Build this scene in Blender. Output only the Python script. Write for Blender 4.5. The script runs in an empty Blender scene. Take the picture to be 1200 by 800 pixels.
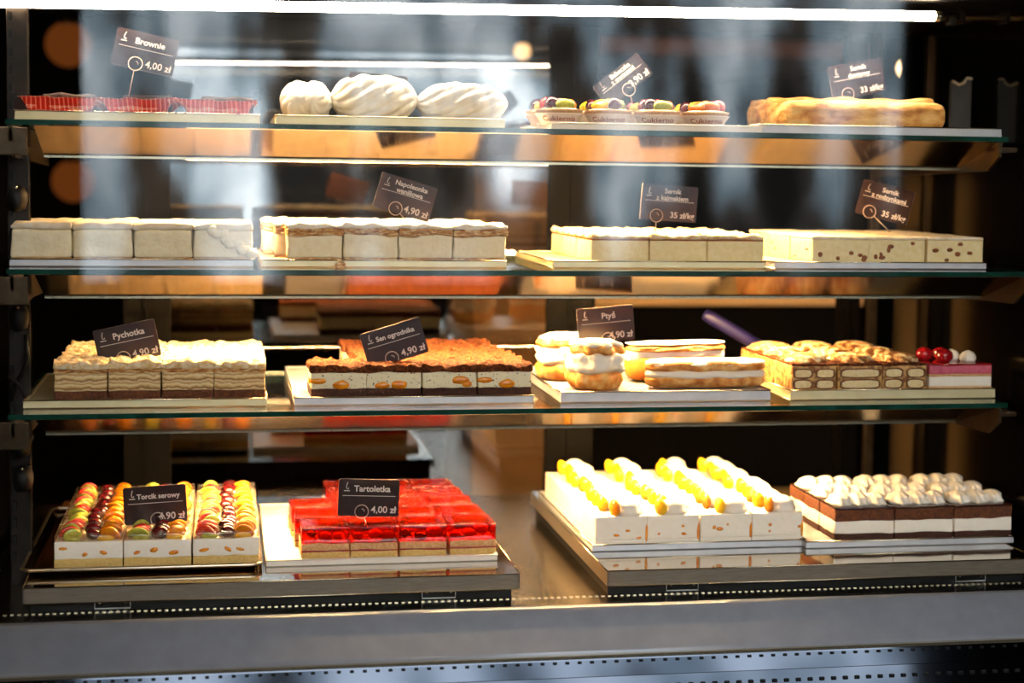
import bpy, bmesh, math, random
from mathutils import Vector, Matrix, noise
random.seed(7)
S = bpy.context.scene
C = S.collection
PI = math.pi

# ------------------------------------------------------------------ camera, world, exposure
F, CX, CY = 1931.0, 600.0, 340.0                      # focal length and principal point (image 1200 x 800)
CAM = Vector((0, -1.95, 1.32))
dX = Vector((11000, CY - 350, -F)).normalized()       # camera-space directions of the world axes (vanishing points)
dY = Vector((260 - CX, CY - 200, -F)).normalized()
dX = (dX - dX.dot(dY) * dY).normalized()
dZ = dX.cross(dY).normalized()
R3 = Matrix((dX, dY, dZ))                             # camera -> world
cd = bpy.data.cameras.new('camera'); cam = bpy.data.objects.new('camera', cd); C.objects.link(cam)
cam.matrix_world = Matrix.Translation(CAM) @ R3.to_4x4()
cd.sensor_width = 36; cd.lens = F * 36 / 1200; cd.shift_y = -(400 - CY) / 1200
cd.dof.use_dof = True; cd.dof.focus_distance = 2.0; cd.dof.aperture_fstop = 3.0
cd.clip_start = .05
S.camera = cam
vs = S.view_settings
vs.view_transform = 'Standard'; vs.look = 'None'; vs.gamma = 1; vs.use_curve_mapping = False
vs.exposure = 0.30
S.cycles.max_bounces = 10; S.cycles.transparent_max_bounces = 24; S.cycles.use_denoising = True
S.cycles.sample_clamp_indirect = 6; S.cycles.caustics_reflective = True

TUBE, STRIP, SKY, FILL = 135.0, 400.0, 5.6, 62.0                    # lamp strengths

def at(px, py, Y):
    d = R3 @ Vector((px - CX, CY - py, -F))
    return CAM + d * ((Y - CAM.y) / d.y)

W = bpy.data.worlds.new('sky'); S.world = W; W.use_nodes = True
def world():
    t = W.node_tree; n = t.nodes; n.clear(); L = t.links.new
    tc = n.new('ShaderNodeTexCoord')
    mp = n.new('ShaderNodeMapping'); mp.inputs['Scale'].default_value = (24, 24, 8); mp.inputs['Location'].default_value = (3.7, 1.3, .8)
    nz = n.new('ShaderNodeTexNoise'); nz.inputs['Scale'].default_value = 1; nz.inputs['Detail'].default_value = 5
    L(tc.outputs['Generated'], mp.inputs[0]); L(mp.outputs[0], nz.inputs[0])
    sep = n.new('ShaderNodeSeparateXYZ'); L(tc.outputs['Generated'], sep.inputs[0])
    ad = n.new('ShaderNodeMath'); ad.operation = 'MULTIPLY_ADD'; ad.inputs[1].default_value = .9; L(sep.outputs['Z'], ad.inputs[0]); L(nz.outputs['Fac'], ad.inputs[2])
    r = n.new('ShaderNodeValToRGB'); e = r.color_ramp.elements
    e[0].position = .42; e[0].color = (.012, .012, .011, 1); e[1].position = .72; e[1].color = (.80, .92, 1, 1)
    x = e.new(.50); x.color = (.06, .055, .05, 1); x = e.new(.57); x.color = (.22, .30, .36, 1)
    L(ad.outputs[0], r.inputs[0])
    bg = n.new('ShaderNodeBackground'); bg.inputs[1].default_value = SKY; L(r.outputs[0], bg.inputs[0])
    o = n.new('ShaderNodeOutputWorld'); L(bg.outputs[0], o.inputs[0])
world()

# ------------------------------------------------------------------ materials
def hexc(h):
    h = h.lstrip('#'); v = [int(h[i:i+2], 16) / 255 for i in (0, 2, 4)]
    return tuple((c / 12.92 if c <= .04045 else ((c + .055) / 1.055) ** 2.4) for c in v) + (1,)

def mat(name, c1, c2=None, rough=.6, metal=0, scale=120, detail=4, bump=0, bscale=None, pos=(.35, .65), stretch=(1, 1, 1), coat=0, spec=.5, sss=0, third=None):
    m = bpy.data.materials.new(name); m.use_nodes = True; t = m.node_tree; n = t.nodes; L = t.links.new
    b = n['Principled BSDF']; b.inputs['Roughness'].default_value = rough; b.inputs['Metallic'].default_value = metal
    b.inputs['Specular IOR Level'].default_value = spec; b.inputs['Coat Weight'].default_value = coat; b.inputs['Coat Roughness'].default_value = .08
    if sss:
        b.inputs['Subsurface Weight'].default_value = sss; b.inputs['Subsurface Radius'].default_value = (.01, .007, .004); b.inputs['Subsurface Scale'].default_value = .5
    b.inputs['Base Color'].default_value = hexc(c1)
    tc = n.new('ShaderNodeTexCoord'); oi = n.new('ShaderNodeObjectInfo')
    ad = n.new('ShaderNodeVectorMath'); ad.operation = 'ADD'
    mu = n.new('ShaderNodeMath'); mu.operation = 'MULTIPLY'; mu.inputs[1].default_value = 7.3
    L(oi.outputs['Random'], mu.inputs[0]); L(tc.outputs['Object'], ad.inputs[0]); L(mu.outputs[0], ad.inputs[1])
    mp = n.new('ShaderNodeMapping'); mp.inputs['Scale'].default_value = stretch; L(ad.outputs[0], mp.inputs[0])
    if c2:
        nz = n.new('ShaderNodeTexNoise'); nz.inputs['Scale'].default_value = scale; nz.inputs['Detail'].default_value = detail
        L(mp.outputs[0], nz.inputs[0])
        r = n.new('ShaderNodeValToRGB'); e = r.color_ramp.elements
        e[0].position, e[1].position = pos; e[0].color = hexc(c1); e[1].color = hexc(c2)
        if third: x = e.new((pos[0] + pos[1]) / 2); x.color = hexc(third)
        L(nz.outputs['Fac'], r.inputs[0]); L(r.outputs[0], b.inputs['Base Color'])
    if bump:
        nb = n.new('ShaderNodeTexNoise'); nb.inputs['Scale'].default_value = bscale or scale * 2; nb.inputs['Detail'].default_value = 5
        L(mp.outputs[0], nb.inputs[0])
        bp = n.new('ShaderNodeBump'); bp.inputs['Strength'].default_value = bump; bp.inputs['Distance'].default_value = .002
        L(nb.outputs['Fac'], bp.inputs['Height']); L(bp.outputs[0], b.inputs['Normal'])
    return m

def emit(name, col, strength):
    m = bpy.data.materials.new(name); m.use_nodes = True; t = m.node_tree; n = t.nodes; n.remove(n['Principled BSDF'])
    e = n.new('ShaderNodeEmission'); e.inputs[0].default_value = hexc(col); e.inputs[1].default_value = strength
    t.links.new(e.outputs[0], n['Material Output'].inputs[0]); return m

def glass(name, tint, r0=.04, rough=0.0, gloss=(1, 1, 1, 1), diffuse=0, dcol='#aa2010'):
    """clear sheet: tinted see-through plus a facing-dependent mirror reflection"""
    m = bpy.data.materials.new(name); m.use_nodes = True; t = m.node_tree; n = t.nodes; L = t.links.new; n.remove(n['Principled BSDF'])
    tr = n.new('ShaderNodeBsdfTransparent'); tr.inputs[0].default_value = tint
    gl = n.new('ShaderNodeBsdfGlossy'); gl.inputs[0].default_value = gloss; gl.inputs['Roughness'].default_value = rough
    lw = n.new('ShaderNodeLayerWeight'); lw.inputs[0].default_value = .5
    p = n.new('ShaderNodeMath'); p.operation = 'POWER'; p.inputs[1].default_value = 5; L(lw.outputs['Facing'], p.inputs[0])
    a = n.new('ShaderNodeMath'); a.operation = 'MULTIPLY_ADD'; a.inputs[1].default_value = .9 * (1 - r0); a.inputs[2].default_value = r0; L(p.outputs[0], a.inputs[0])
    base = tr
    if diffuse:
        df = n.new('ShaderNodeBsdfDiffuse'); df.inputs[0].default_value = hexc(dcol)
        m0 = n.new('ShaderNodeMixShader'); m0.inputs[0].default_value = diffuse; L(tr.outputs[0], m0.inputs[1]); L(df.outputs[0], m0.inputs[2]); base = m0
    mx = n.new('ShaderNodeMixShader'); L(a.outputs[0], mx.inputs[0]); L(base.outputs[0], mx.inputs[1]); L(gl.outputs[0], mx.inputs[2])
    L(mx.outputs[0], n['Material Output'].inputs[0]); return m

def banded(name, cols, freq, rough=.6, amp=.12, bump=.5):
    """horizontal layers wandering with noise (object Z)"""
    m = mat(name, cols[0], None, rough, bump=bump, scale=150); t = m.node_tree; n = t.nodes; L = t.links.new
    tc = n.new('ShaderNodeTexCoord'); sp = n.new('ShaderNodeSeparateXYZ'); L(tc.outputs['Object'], sp.inputs[0])
    oi = n.new('ShaderNodeObjectInfo'); mu = n.new('ShaderNodeMath'); mu.operation = 'MULTIPLY'; mu.inputs[1].default_value = 5; L(oi.outputs['Random'], mu.inputs[0])
    va = n.new('ShaderNodeVectorMath'); L(tc.outputs['Object'], va.inputs[0]); L(mu.outputs[0], va.inputs[1])
    nz = n.new('ShaderNodeTexNoise'); nz.inputs['Scale'].default_value = 70; nz.inputs['Detail'].default_value = 3; L(va.outputs[0], nz.inputs[0])
    a = n.new('ShaderNodeMath'); a.operation = 'MULTIPLY'; a.inputs[1].default_value = freq; L(sp.outputs['Z'], a.inputs[0])
    b = n.new('ShaderNodeMath'); b.operation = 'MULTIPLY_ADD'; b.inputs[1].default_value = amp * 8; L(nz.outputs['Fac'], b.inputs[0]); L(a.outputs[0], b.inputs[2])
    fr = n.new('ShaderNodeMath'); fr.operation = 'FRACT'; L(b.outputs[0], fr.inputs[0])
    r = n.new('ShaderNodeValToRGB'); e = r.color_ramp.elements
    e[0].position = 0; e[0].color = hexc(cols[0]); e[1].position = 1; e[1].color = hexc(cols[0])
    for i, c in enumerate(cols[1:]):
        x = e.new((i + 1) / len(cols)); x.color = hexc(c)
    L(fr.outputs[0], r.inputs[0]); L(r.outputs[0], n['Principled BSDF'].inputs['Base Color']); return m

M = dict(
    steel=mat('brushed steel', '#cfcac2', '#bdb8b0', .3, .75, 60, stretch=(1, 20, 20)),
    welfloor=mat('well floor steel', '#9a9184', '#8b8276', .22, 1, 40),
    mirror=mat('polished steel', '#d4cfc6', None, .07, 1),
    reflector=mat('satin brass toned metal', '#8c6d3c', '#806234', .14, 1, 30),
    lipmetal=mat('bright folded edge', '#e0cfae', None, .25, 1),
    bumper=mat('satin grey lacquer', '#9498a3', '#8c909b', .30, .2, 40),
    chrome=mat('dark chrome', '#4c4f57', None, .06, 1),
    black=mat('black plastic', '#080706', '#0c0b0a', .5, 0, 90, spec=.3),
    blackmetal=mat('black anodised metal', '#030202', '#050403', .6, 0, 50, spec=.08),
    bracket=mat('bracket metal', '#5e4e3c', '#524434', .32, .9, 70),
    postmetal=mat('upright metal', '#2e261f', '#261f19', .4, .6, 60),
    screw=mat('screw head', '#c8c2b8', None, .25, 1),
    endglass=mat('dark end glass', '#080706', None, .08, 0, spec=.9),
    glass=glass('clear pane', (.985, .98, .975, 1)),
    shelfglass=glass('shelf glass', (.98, .985, .975, 1)),
    glassedge=mat('green glass edge', '#0f3029', '#16443a', .12, 0, 30),
    doorglass=glass('tinted door glass', (.62, .57, .52, 1), .13),
    goldboard=mat('pale gold board', '#d8cba0', '#cfc195', .38, .35, 50),
    greyboard=mat('silver grey board', '#c3c4c8', '#b8b9be', .4, .35, 50),
    whiteboard=mat('white tray plastic', '#e6e0d4', '#ddd6c9', .35, 0, 50),
    panmetal=mat('dark baking tin', '#7a5a38', '#6a4c2e', .18, 1, 40),
    panrim=mat('tin rim', '#d8cbb0', None, .28, 1),
    card=mat('brown card', '#2a1512', '#26130f', .35, 0, 60),
    ink=mat('pale ink', '#e8ddd2', None, .6),
    wire=mat('pale wire', '#e2c9b4', None, .3, .6),
    # food
    cream=mat('vanilla cream', '#efe0b8', '#f5e9c9', .55, 0, 180, bump=.35, bscale=260),
    milk=mat('milk cream', '#f5ecdb', '#f9f2e4', .5, 0, 160, bump=.25, bscale=220),
    cheese=mat('cheesecake', '#efd99c', '#f5e4b2', .6, 0, 140, bump=.3, bscale=420),
    pale_pastry=mat('pale pastry', '#e9d6b4', '#f6ecd9', .7, 0, 90, bump=.5, third='#efe0c4'),
    puff=mat('baked puff pastry', '#8a4f22', '#f1d9a6', .65, 0, 110, bump=.9, bscale=240, third='#c98f4c', stretch=(1, 1, 4), pos=(.32, .66)),
    sugar=mat('icing sugar', '#fdfaf4', '#f3e6cd', .85, 0, 130, bump=.8, bscale=300),
    caramel=mat('caramel', '#8d4a17', '#b46a28', .35, 0, 90),
    crumb=mat('pale crumble', '#f6e8c8', '#dcb678', .8, 0, 160, bump=1, bscale=320),
    choc=mat('chocolate sponge', '#34180f', '#4a2415', .8, 0, 300, bump=.9, bscale=500),
    chocbrown=mat('brown sponge', '#4e2714', '#74401f', .8, 0, 300, bump=.9, bscale=480),
    glaze=mat('chocolate glaze', '#2c1510', '#3a1c13', .15, 0, 60, coat=.6),
    cocoa=mat('cocoa shavings', '#3d1b0b', '#7d4420', .85, 0, 260, bump=1, bscale=420, third='#5a2c12', spec=.2),
    specked=mat('cream with chocolate specks', '#3a241a', '#efe5c2', .6, 0, 330, detail=2, pos=(.30, .36), bump=.3),
    peach=mat('peach', '#dc780c', '#ea9a18', .25, 0, 120, coat=.5),
    peachy=mat('yellow peach', '#eeb40a', '#f3c822', .25, 0, 120, coat=.5),
    kiwi=mat('kiwi', '#9aa02c', '#c3c14a', .25, 0, 150, coat=.6),
    grape=mat('dark grape', '#3b0a0c', '#66141a', .12, 0, 80, coat=.8),
    berry=mat('strawberry', '#b81c10', '#e2452b', .2, 0, 260, coat=.7),
    orange=mat('orange jelly fruit', '#e2641a', '#ef8a35', .2, 0, 120, coat=.6),
    sponge=mat('yellow sponge', '#d9b262', '#e8c97f', .8, 0, 300, bump=.8, bscale=460),
    sponge_b=mat('baked sponge', '#cf9b62', '#e2b887', .8, 0, 300, bump=.8, bscale=460),
    jam=mat('red jam', '#8e1a10', '#a62a18', .3, 0, 120),
    jelly=glass('red jelly', (.72, .07, .005, 1), .04, .02, diffuse=.22, dcol='#a01e02'),
    clearjelly=glass('clear jelly', (.99, .93, .82, 1), .05, .05, diffuse=.06, dcol='#ffe9c0'),
    pinkmousse=mat('pink mousse', '#c8506a', '#d8687c', .5, 0, 160, bump=.2),
    redglaze=mat('red glaze', '#8e0f16', '#a3161c', .1, 0, 80, coat=.8),
    finger=mat('ladyfinger crumb', '#e9cf95', '#f3e0b2', .8, 0, 320, bump=.7, bscale=480),
    soaked=mat('coffee soaked rim', '#5a3214', '#84522a', .7, 0, 200, bump=.5),
    mascarpone=mat('mascarpone', '#7c4a20', '#d9ac68', .55, 0, 110, bump=.5, pos=(.38, .62)),
    dusted=mat('cocoa dusted cream', '#7a4318', '#efdcae', .7, 0, 90, bump=.6, third='#c08a4a', pos=(.38, .6)),
    pych=banded('layered wafer cream', ['#d9b878', '#ecd8a8', '#b98d50', '#e9d2a0', '#8d5a2a'], 95, amp=.12),
    raisin=mat('raisin', '#7a3c14', '#96521f', .5, 0, 260, bump=.5),
    bun=mat('choux bun', '#b5661f', '#efc27a', .55, 0, 60, bump=.6, bscale=180, third='#d99240'),
    orangebun=mat('browned choux', '#c9731a', '#e08f2e', .55, 0, 50, bump=.4, bscale=160),
    meringue=mat('meringue', '#fdf8ec', '#f6e8cc', .6, 0, 50, bump=.25, bscale=150),
    bakedcake=mat('baked cheesecake crust', '#b06c24', '#efc47c', .55, 0, 38, bump=.8, bscale=120, third='#dea252', stretch=(1, 1, 2.2)),
    paper=mat('paper cup', '#f4e4d4', '#efdcc8', .75, 0, 80),
    redink=mat('red script ink', '#a14a3c', None, .7),
    brownie=mat('brownie', '#241009', '#3a1c10', .6, 0, 200, bump=.8),
    purple=mat('purple plastic', '#1e184e', '#231c58', .4, 0, 60),
    dark=mat('dark room paint', '#060404', '#080605', .85, 0, 4, spec=.1),
    floorm=mat('dark tiles', '#2a2521', '#221e1b', .35, 0, 3),
    greyplate=mat('grey bracket plate', '#4a4846', '#42403e', .45, .2, 50),
    lipsteel=mat('folded steel lip', '#b8aa98', '#a89a88', .34, .85, 50, stretch=(1, 12, 12)),
    copper=mat('copper beam', '#9c5a38', '#8a4c2e', .4, .3, 8),
    tan=mat('tan panel', '#e6bd86', '#dcb27a', .6, 0, 6),
    casebase=mat('case base laminate', '#1b1816', '#221d1a', .3, 0, 10),
    tube=emit('white tube', '#ffe8c4', TUBE), strip=emit('warm diode strip', '#ffcf8a', STRIP),
    fill=emit('warm fill diffuser', '#ffe0ba', FILL), bulb=emit('warm bulb', '#ffd9a0', 6), amber=emit('amber shade glow', '#ff8a3a', .10),
)
def plaid():
    m = mat('red checked cloth', '#c23a28', None, .85); t = m.node_tree; n = t.nodes; L = t.links.new
    tc = n.new('ShaderNodeTexCoord'); sp = n.new('ShaderNodeSeparateXYZ'); L(tc.outputs['UV'], sp.inputs[0])
    def lines(o, f, w):
        a = n.new('ShaderNodeMath'); a.operation = 'MULTIPLY'; a.inputs[1].default_value = f; L(o, a.inputs[0])
        b = n.new('ShaderNodeMath'); b.operation = 'FRACT'; L(a.outputs[0], b.inputs[0])
        c = n.new('ShaderNodeMath'); c.operation = 'LESS_THAN'; c.inputs[1].default_value = w; L(b.outputs[0], c.inputs[0]); return c.outputs[0]
    s = n.new('ShaderNodeMath'); L(lines(sp.outputs['X'], 190, .3), s.inputs[0]); L(lines(sp.outputs['Y'], 210, .36), s.inputs[1])
    r = n.new('ShaderNodeValToRGB'); r.color_ramp.interpolation = 'CONSTANT'; e = r.color_ramp.elements
    e[0].color = hexc('#b02c1e'); e[1].position = .9; e[1].color = hexc('#f6ece2'); x = e.new(.4); x.color = hexc('#e39a86')
    h = n.new('ShaderNodeMath'); h.operation = 'MULTIPLY'; h.inputs[1].default_value = .5; L(s.outputs[0], h.inputs[0])
    L(h.outputs[0], r.inputs[0]); L(r.outputs[0], n['Principled BSDF'].inputs['Base Color']); return m
M['plaid'] = plaid()

# ------------------------------------------------------------------ object helpers
def tag(o, label=None, cat=None, group=None, kind=None):
    if label: o['label'] = label
    if cat: o['category'] = cat
    if group: o['group'] = group
    if kind: o['kind'] = kind
    return o
def thing(name, label, cat, loc=(0, 0, 0), rz=0, group=None):
    o = bpy.data.objects.new(name, None); C.objects.link(o); o.location = loc; o.rotation_euler = (0, 0, rz); o.empty_display_size = .02
    return tag(o, label, cat, group)
def obj(name, bm, m, parent=None, smooth=True, loc=None):
    me = bpy.data.meshes.new(name)
    if isinstance(bm, bmesh.types.BMesh):
        bmesh.ops.recalc_face_normals(bm, faces=bm.faces[:]); bm.to_mesh(me); bm.free()
    else:
        me.from_pydata(*bm)
    for mm in (m if isinstance(m, (list, tuple)) else [m]): me.materials.append(mm)
    if smooth: me.shade_smooth()
    o = bpy.data.objects.new(name, me); C.objects.link(o)
    if parent: o.parent = parent
    if loc is not None: o.location = loc
    return o
def dup(root, loc, rz, label, group=None):
    r = root.copy(); C.objects.link(r); r.location = loc; r.rotation_euler = (0, 0, rz); r['label'] = label
    if group: r['group'] = group
    for ch in list(root.children):
        c = ch.copy(); C.objects.link(c); c.parent = r
        for g in list(ch.children):
            d = g.copy(); C.objects.link(d); d.parent = c
    return r
def box(bm, x0, x1, y0, y1, z0, z1, bev=0):
    g = bmesh.ops.create_cube(bm, size=1); v = g['verts']
    for p in v: p.co = Vector(((x0 + x1) / 2 + p.co.x * (x1 - x0), (y0 + y1) / 2 + p.co.y * (y1 - y0), (z0 + z1) / 2 + p.co.z * (z1 - z0)))
    if bev:
        es = list({e for p in v for e in p.link_edges}); bmesh.ops.bevel(bm, geom=es, offset=bev, segments=2, affect='EDGES', profile=.5)
    return bm
def mkbox(name, m, parent, x0, x1, y0, y1, z0, z1, bev=0, kind=None):
    o = obj(name, box(bmesh.new(), x0, x1, y0, y1, z0, z1, bev), m, parent, smooth=False)
    if kind: o['kind'] = kind
    return o
def axis(a, r, step):
    if a <= r * 1.6: return [-a, -a * .4, 0, a * .4, a]
    e = [-a, -a + r * .3, -a + r]; n = max(1, int(round((2 * a - 2 * r) / step)))
    return e + [-a + r + (2 * a - 2 * r) * i / n for i in range(1, n)] + [a - r, a - r * .3, a]
def nz(x, y, z=0): return noise.noise(Vector((x, y, z)))
def layer(w, d, b0, b1, r=.0015, amp=.0005, freq=90, seed=0, step=.006, grow=0, puff=0):
    """a cut layer of cake: b0, b1 = (z, wave amplitude, wave frequency, wave seed) of its lower and upper surface"""
    bm = bmesh.new(); h = b1[0] - b0[0]; a, b, c = w / 2 + grow, d / 2 + grow, h / 2
    r = min(r, c * .9); X, Y, Z = axis(a, r, step), axis(b, r, step), axis(c, r, max(step, .004))
    V = {}
    def vert(i, j, k):
        q = (i, j, k)
        if q in V: return V[q]
        p = Vector((X[i], Y[j], Z[k])); cc = Vector((max(-a + r, min(a - r, p.x)), max(-b + r, min(b - r, p.y)), max(-c + r, min(c - r, p.z))))
        dd = p - cc
        if dd.length > 1e-9: p = cc + dd.normalized() * min(dd.length, r)
        t = (p.z + c) / (2 * c)
        zl = b0[0] + b0[1] * nz(p.x * b0[2], p.y * b0[2], b0[3]); zh = b1[0] + b1[1] * nz(p.x * b1[2], p.y * b1[2], b1[3])
        if puff: zh += puff * (1 - (p.x / a) ** 4) * (1 - (p.y / b) ** 4)
        p.z = zl + (zh - zl) * t
        v3 = noise.noise_vector(Vector((p.x, p.y, p.z)) * freq + Vector((seed * 3.1, 0, seed)))
        p.x += v3.x * amp; p.y += v3.y * amp
        V[q] = bm.verts.new(p); return V[q]
    nx, ny, nzc = len(X) - 1, len(Y) - 1, len(Z) - 1
    def quad(*q): bm.faces.new([vert(*s) for s in q])
    for i in range(nx):
        for j in range(ny):
            for k in (0, nzc): quad((i, j, k), (i + 1, j, k), (i + 1, j + 1, k), (i, j + 1, k))
    for i in range(nx):
        for k in range(nzc):
            for j in (0, ny): quad((i, j, k), (i + 1, j, k), (i + 1, j, k + 1), (i, j, k + 1))
    for j in range(ny):
        for k in range(nzc):
            for i in (0, nx): quad((i, j, k), (i, j + 1, k), (i, j + 1, k + 1), (i, j, k + 1))
    return bm
def ball(bm, c, r, sub=2, rot=None, rough=0, seed=0, sq=0):
    g = bmesh.ops.create_icosphere(bm, subdivisions=sub, radius=1)
    m = Matrix.Diagonal(Vector(r)) if not isinstance(r, (int, float)) else Matrix.Diagonal(Vector((r, r, r)))
    if rot is not None: m = rot @ m
    for v in g['verts']:
        k = 1 + rough * nz(v.co.x * 2.2 + seed, v.co.y * 2.2, v.co.z * 2.2)
        if sq: v.co = Vector([math.copysign(abs(u) ** sq, u) for u in v.co])
        v.co = m @ (v.co * k) + Vector(c)
    return bm
def crescent(bm, c, L, t, h, rz=0, bend=.5, sub=3, rx=0):
    """fruit wedge: an ellipsoid bent into a half moon"""
    g = bmesh.ops.create_icosphere(bm, subdivisions=sub, radius=1); rot = Matrix.Rotation(rz, 3, 'Z') @ Matrix.Rotation(rx, 3, 'X')
    for v in g['verts']:
        p = Vector((v.co.x * L, v.co.y * t, v.co.z * h)); p.y += bend * L * (1 - (v.co.x) ** 2) - bend * L * .6
        v.co = rot @ p + Vector(c)
    return bm
def lathe(bm, prof, n=24, c=(0, 0, 0), lobes=0, depth=0, twist=0, cap=True, jit=0, seed=0):
    """profile of (radius, z); optional lobes twisting with height"""
    rings = []
    for i, (r, z) in enumerate(prof):
        ring = []
        for k in range(n):
            f = 2 * PI * k / n; rr = r * (1 + depth * (math.cos(lobes * f + twist * i))) if lobes else r
            if jit: rr *= 1 + jit * nz(math.cos(f) * 2.8 + seed, math.sin(f) * 2.8, z * 70)
            ring.append(bm.verts.new((c[0] + rr * math.cos(f), c[1] + rr * math.sin(f), c[2] + z)))
        rings.append(ring)
    for a, b in zip(rings, rings[1:]):
        for k in range(n): bm.faces.new((a[k], a[(k + 1) % n], b[(k + 1) % n], b[k]))
    if cap: bm.faces.new(rings[0]); bm.faces.new(rings[-1])
    return bm
def tube(bm, pts, r, n=8, closed=False):
    pts = [Vector(p) for p in pts]; rings = []; N = len(pts)
    for i, p in enumerate(pts):
        d = (pts[(i + 1) % N] - pts[i - 1]) if closed else (pts[min(i + 1, N - 1)] - pts[max(i - 1, 0)])
        d.normalize(); u = d.orthogonal().normalized() if i == 0 else (up - d * up.dot(d)).normalized(); up = u; w = d.cross(u)
        rr = r[i] if isinstance(r, (list, tuple)) else r
        rings.append([bm.verts.new(p + u * rr * math.cos(2 * PI * k / n) + w * rr * math.sin(2 * PI * k / n)) for k in range(n)])
    for i in range(N if closed else N - 1):
        a, b = rings[i], rings[(i + 1) % N]
        for k in range(n): bm.faces.new((a[k], a[(k + 1) % n], b[(k + 1) % n], b[k]))
    if not closed: bm.faces.new(rings[0]); bm.faces.new(rings[-1])
    return bm
def dollop(bm, c, r, h, lobes=8, depth=.10, n=40, twist=.45, lean=0):
    prof = []
    for i in range(14):
        t = i / 13; f = t * PI / 2
        prof.append((max(.01, math.cos(f) ** .85) * r * (1 + .05 * math.sin(t * PI * 5.2)), h * math.sin(f) ** .95))
    prof[0] = (r * .93, 0)
    return lathe(bm, prof, n, c, lobes, depth, twist)
def prism(prof, x0, x1, name, m, parent, smooth=False):
    """profile of (y, z) swept along x"""
    bm = bmesh.new(); a = [bm.verts.new((x0, y, z)) for y, z in prof]; b = [bm.verts.new((x1, y, z)) for y, z in prof]; n = len(prof)
    bm.faces.new(a); bm.faces.new(b)
    for i in range(n): bm.faces.new((a[i], a[(i + 1) % n], b[(i + 1) % n], b[i]))
    return obj(name, bm, m, parent, smooth)
ORD = ['first', 'second', 'third', 'fourth', 'fifth', 'sixth']
def rowp(r, n): return 'front row by glass' if r == 0 else ORD[r] + ' row from glass'

# ------------------------------------------------------------------ levels
Z1, Z2, Z3 = at(600, 150, 0).z, at(600, 317, 0).z, at(600, 479, 0).z
ZP = at(712, 669, -.05).z                 # top of the steel plates in the well
ZD = at(600, 713, -.08).z                 # floor of the well
XL, XR = at(2, 400, .05).x, at(1258, 400, 0).x
YB = .60                                  # back of the case
YG = -.082                                # front glass

# ------------------------------------------------------------------ setting
RX0, RX1, RY0, RY1, RH = -2.2, 3.4, -3.1, 3.2, 2.9
mkbox('floor', M['floorm'], None, RX0, RX1, RY0, RY1, -.1, 0, kind='structure')
mkbox('ceiling', M['dark'], None, RX0, RX1, RY0, RY1, RH, RH + .1, kind='structure')
mkbox('wall_back', M['dark'], None, RX0, RX1, RY1, RY1 + .1, 0, RH, kind='structure')
mkbox('wall_left', M['dark'], None, RX0 - .1, RX0, RY0, RY1, 0, RH, kind='structure')
mkbox('wall_right', M['dark'], None, RX1, RX1 + .1, RY0, RY1, 0, RH, kind='structure')
WX0, WX1, WZ0, WZ1 = -.44, 2.16, .95, 2.6
bm = bmesh.new()
box(bm, RX0, WX0, RY0 - .1, RY0, 0, RH); box(bm, WX1, RX1, RY0 - .1, RY0, 0, RH)
box(bm, WX0, WX1, RY0 - .1, RY0, 0, WZ0); box(bm, WX0, WX1, RY0 - .1, RY0, WZ1, RH)
obj('wall_front', bm, M['dark'], None, False)['kind'] = 'structure'
win = obj('window_1', box(bmesh.new(), WX0, WX1, RY0 - .055, RY0 - .045, WZ0, WZ1), M['glass'], None, False); win['kind'] = 'structure'
bm = bmesh.new()
for x in (WX0, WX1 - .04): box(bm, x, x + .04, RY0 - .08, RY0 - .02, WZ0, WZ1)
for z in (WZ0, WZ1 - .04): box(bm, WX0, WX1, RY0 - .08, RY0 - .02, z, z + .04)
obj('window_frame', bm, M['blackmetal'], win, False)

# added fill lamps, out of view, to warm the cake fronts
for k, (x, y) in enumerate(((-1.2, -2.3), (.5, -2.3), (2.2, -2.3))):
    T = thing('fill_lamp', 'round warm ceiling lamp over the shop floor before the case', 'lamp', (x, y, RH), 0, 'ceiling lamps of the shop')
    bm = bmesh.new(); lathe(bm, [(.17, 0), (.17, -.05), (.155, -.055), (.155, -.03)], 32, cap=False); obj('housing', bm, M['blackmetal'], T)
    obj('diffuser', lathe(bmesh.new(), [(.154, -.03), (.14, -.045), (.08, -.05), (.001, -.052)], 32), M['fill'], T)

# ------------------------------------------------------------------ the display case
case = thing('display_case', 'refrigerated glass display case with grey front bumper and chrome vent trim', 'display case', ((XL + XR) / 2, .26, 0))
case_parts = []
def cp(o): o.location = -case.location; o.parent = case; case_parts.append(o); return o
ZB = at(600, 769, -.125).z
cp(prism([(-.082, ZD + .0), (-.086, ZD + .004), (-.094, ZD + .002), (-.112, ZD - .016), (-.128, ZD - .038), (-.135, ZB), (-.10, ZB), (-.082, ZD - .02)], XL - .05, XR + .05, 'bumper', M['bumper'], None, True))
cp(prism([(-.137, ZB - .001), (-.138, ZB - .004), (-.142, ZB - .022), (-.1425, ZB - .0225), (-.149, ZB - .046), (-.150, ZB - .075), (-.10, ZB - .075), (-.10, ZB - .001)], XL - .05, XR + .05, 'vent_trim', M['chrome'], None, False))
bm = bmesh.new(); n = 92
for k in range(n):
    x = XL + (XR - XL) * (k + .5) / n
    box(bm, x - .0022, x + .0022, -.1405, -.1384, ZB - .0075, ZB - .0045, .0006)
cp(obj('vent_slot', bm, M['black'], None, False))
bm = bmesh.new()
for k in range(n):
    x = XL + (XR - XL) * (k + .5) / n
    box(bm, x - .0028, x + .0028, -.1482, -.1447, ZB - .036, ZB - .032, .0006)
cp(obj('vent_slot', bm, M['black'], None, False))
cp(obj('trim_edge', box(bmesh.new(), XL - .05, XR + .05, -.139, -.130, ZB - .002, ZB + .0015), M['lipmetal'], None, False))
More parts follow.
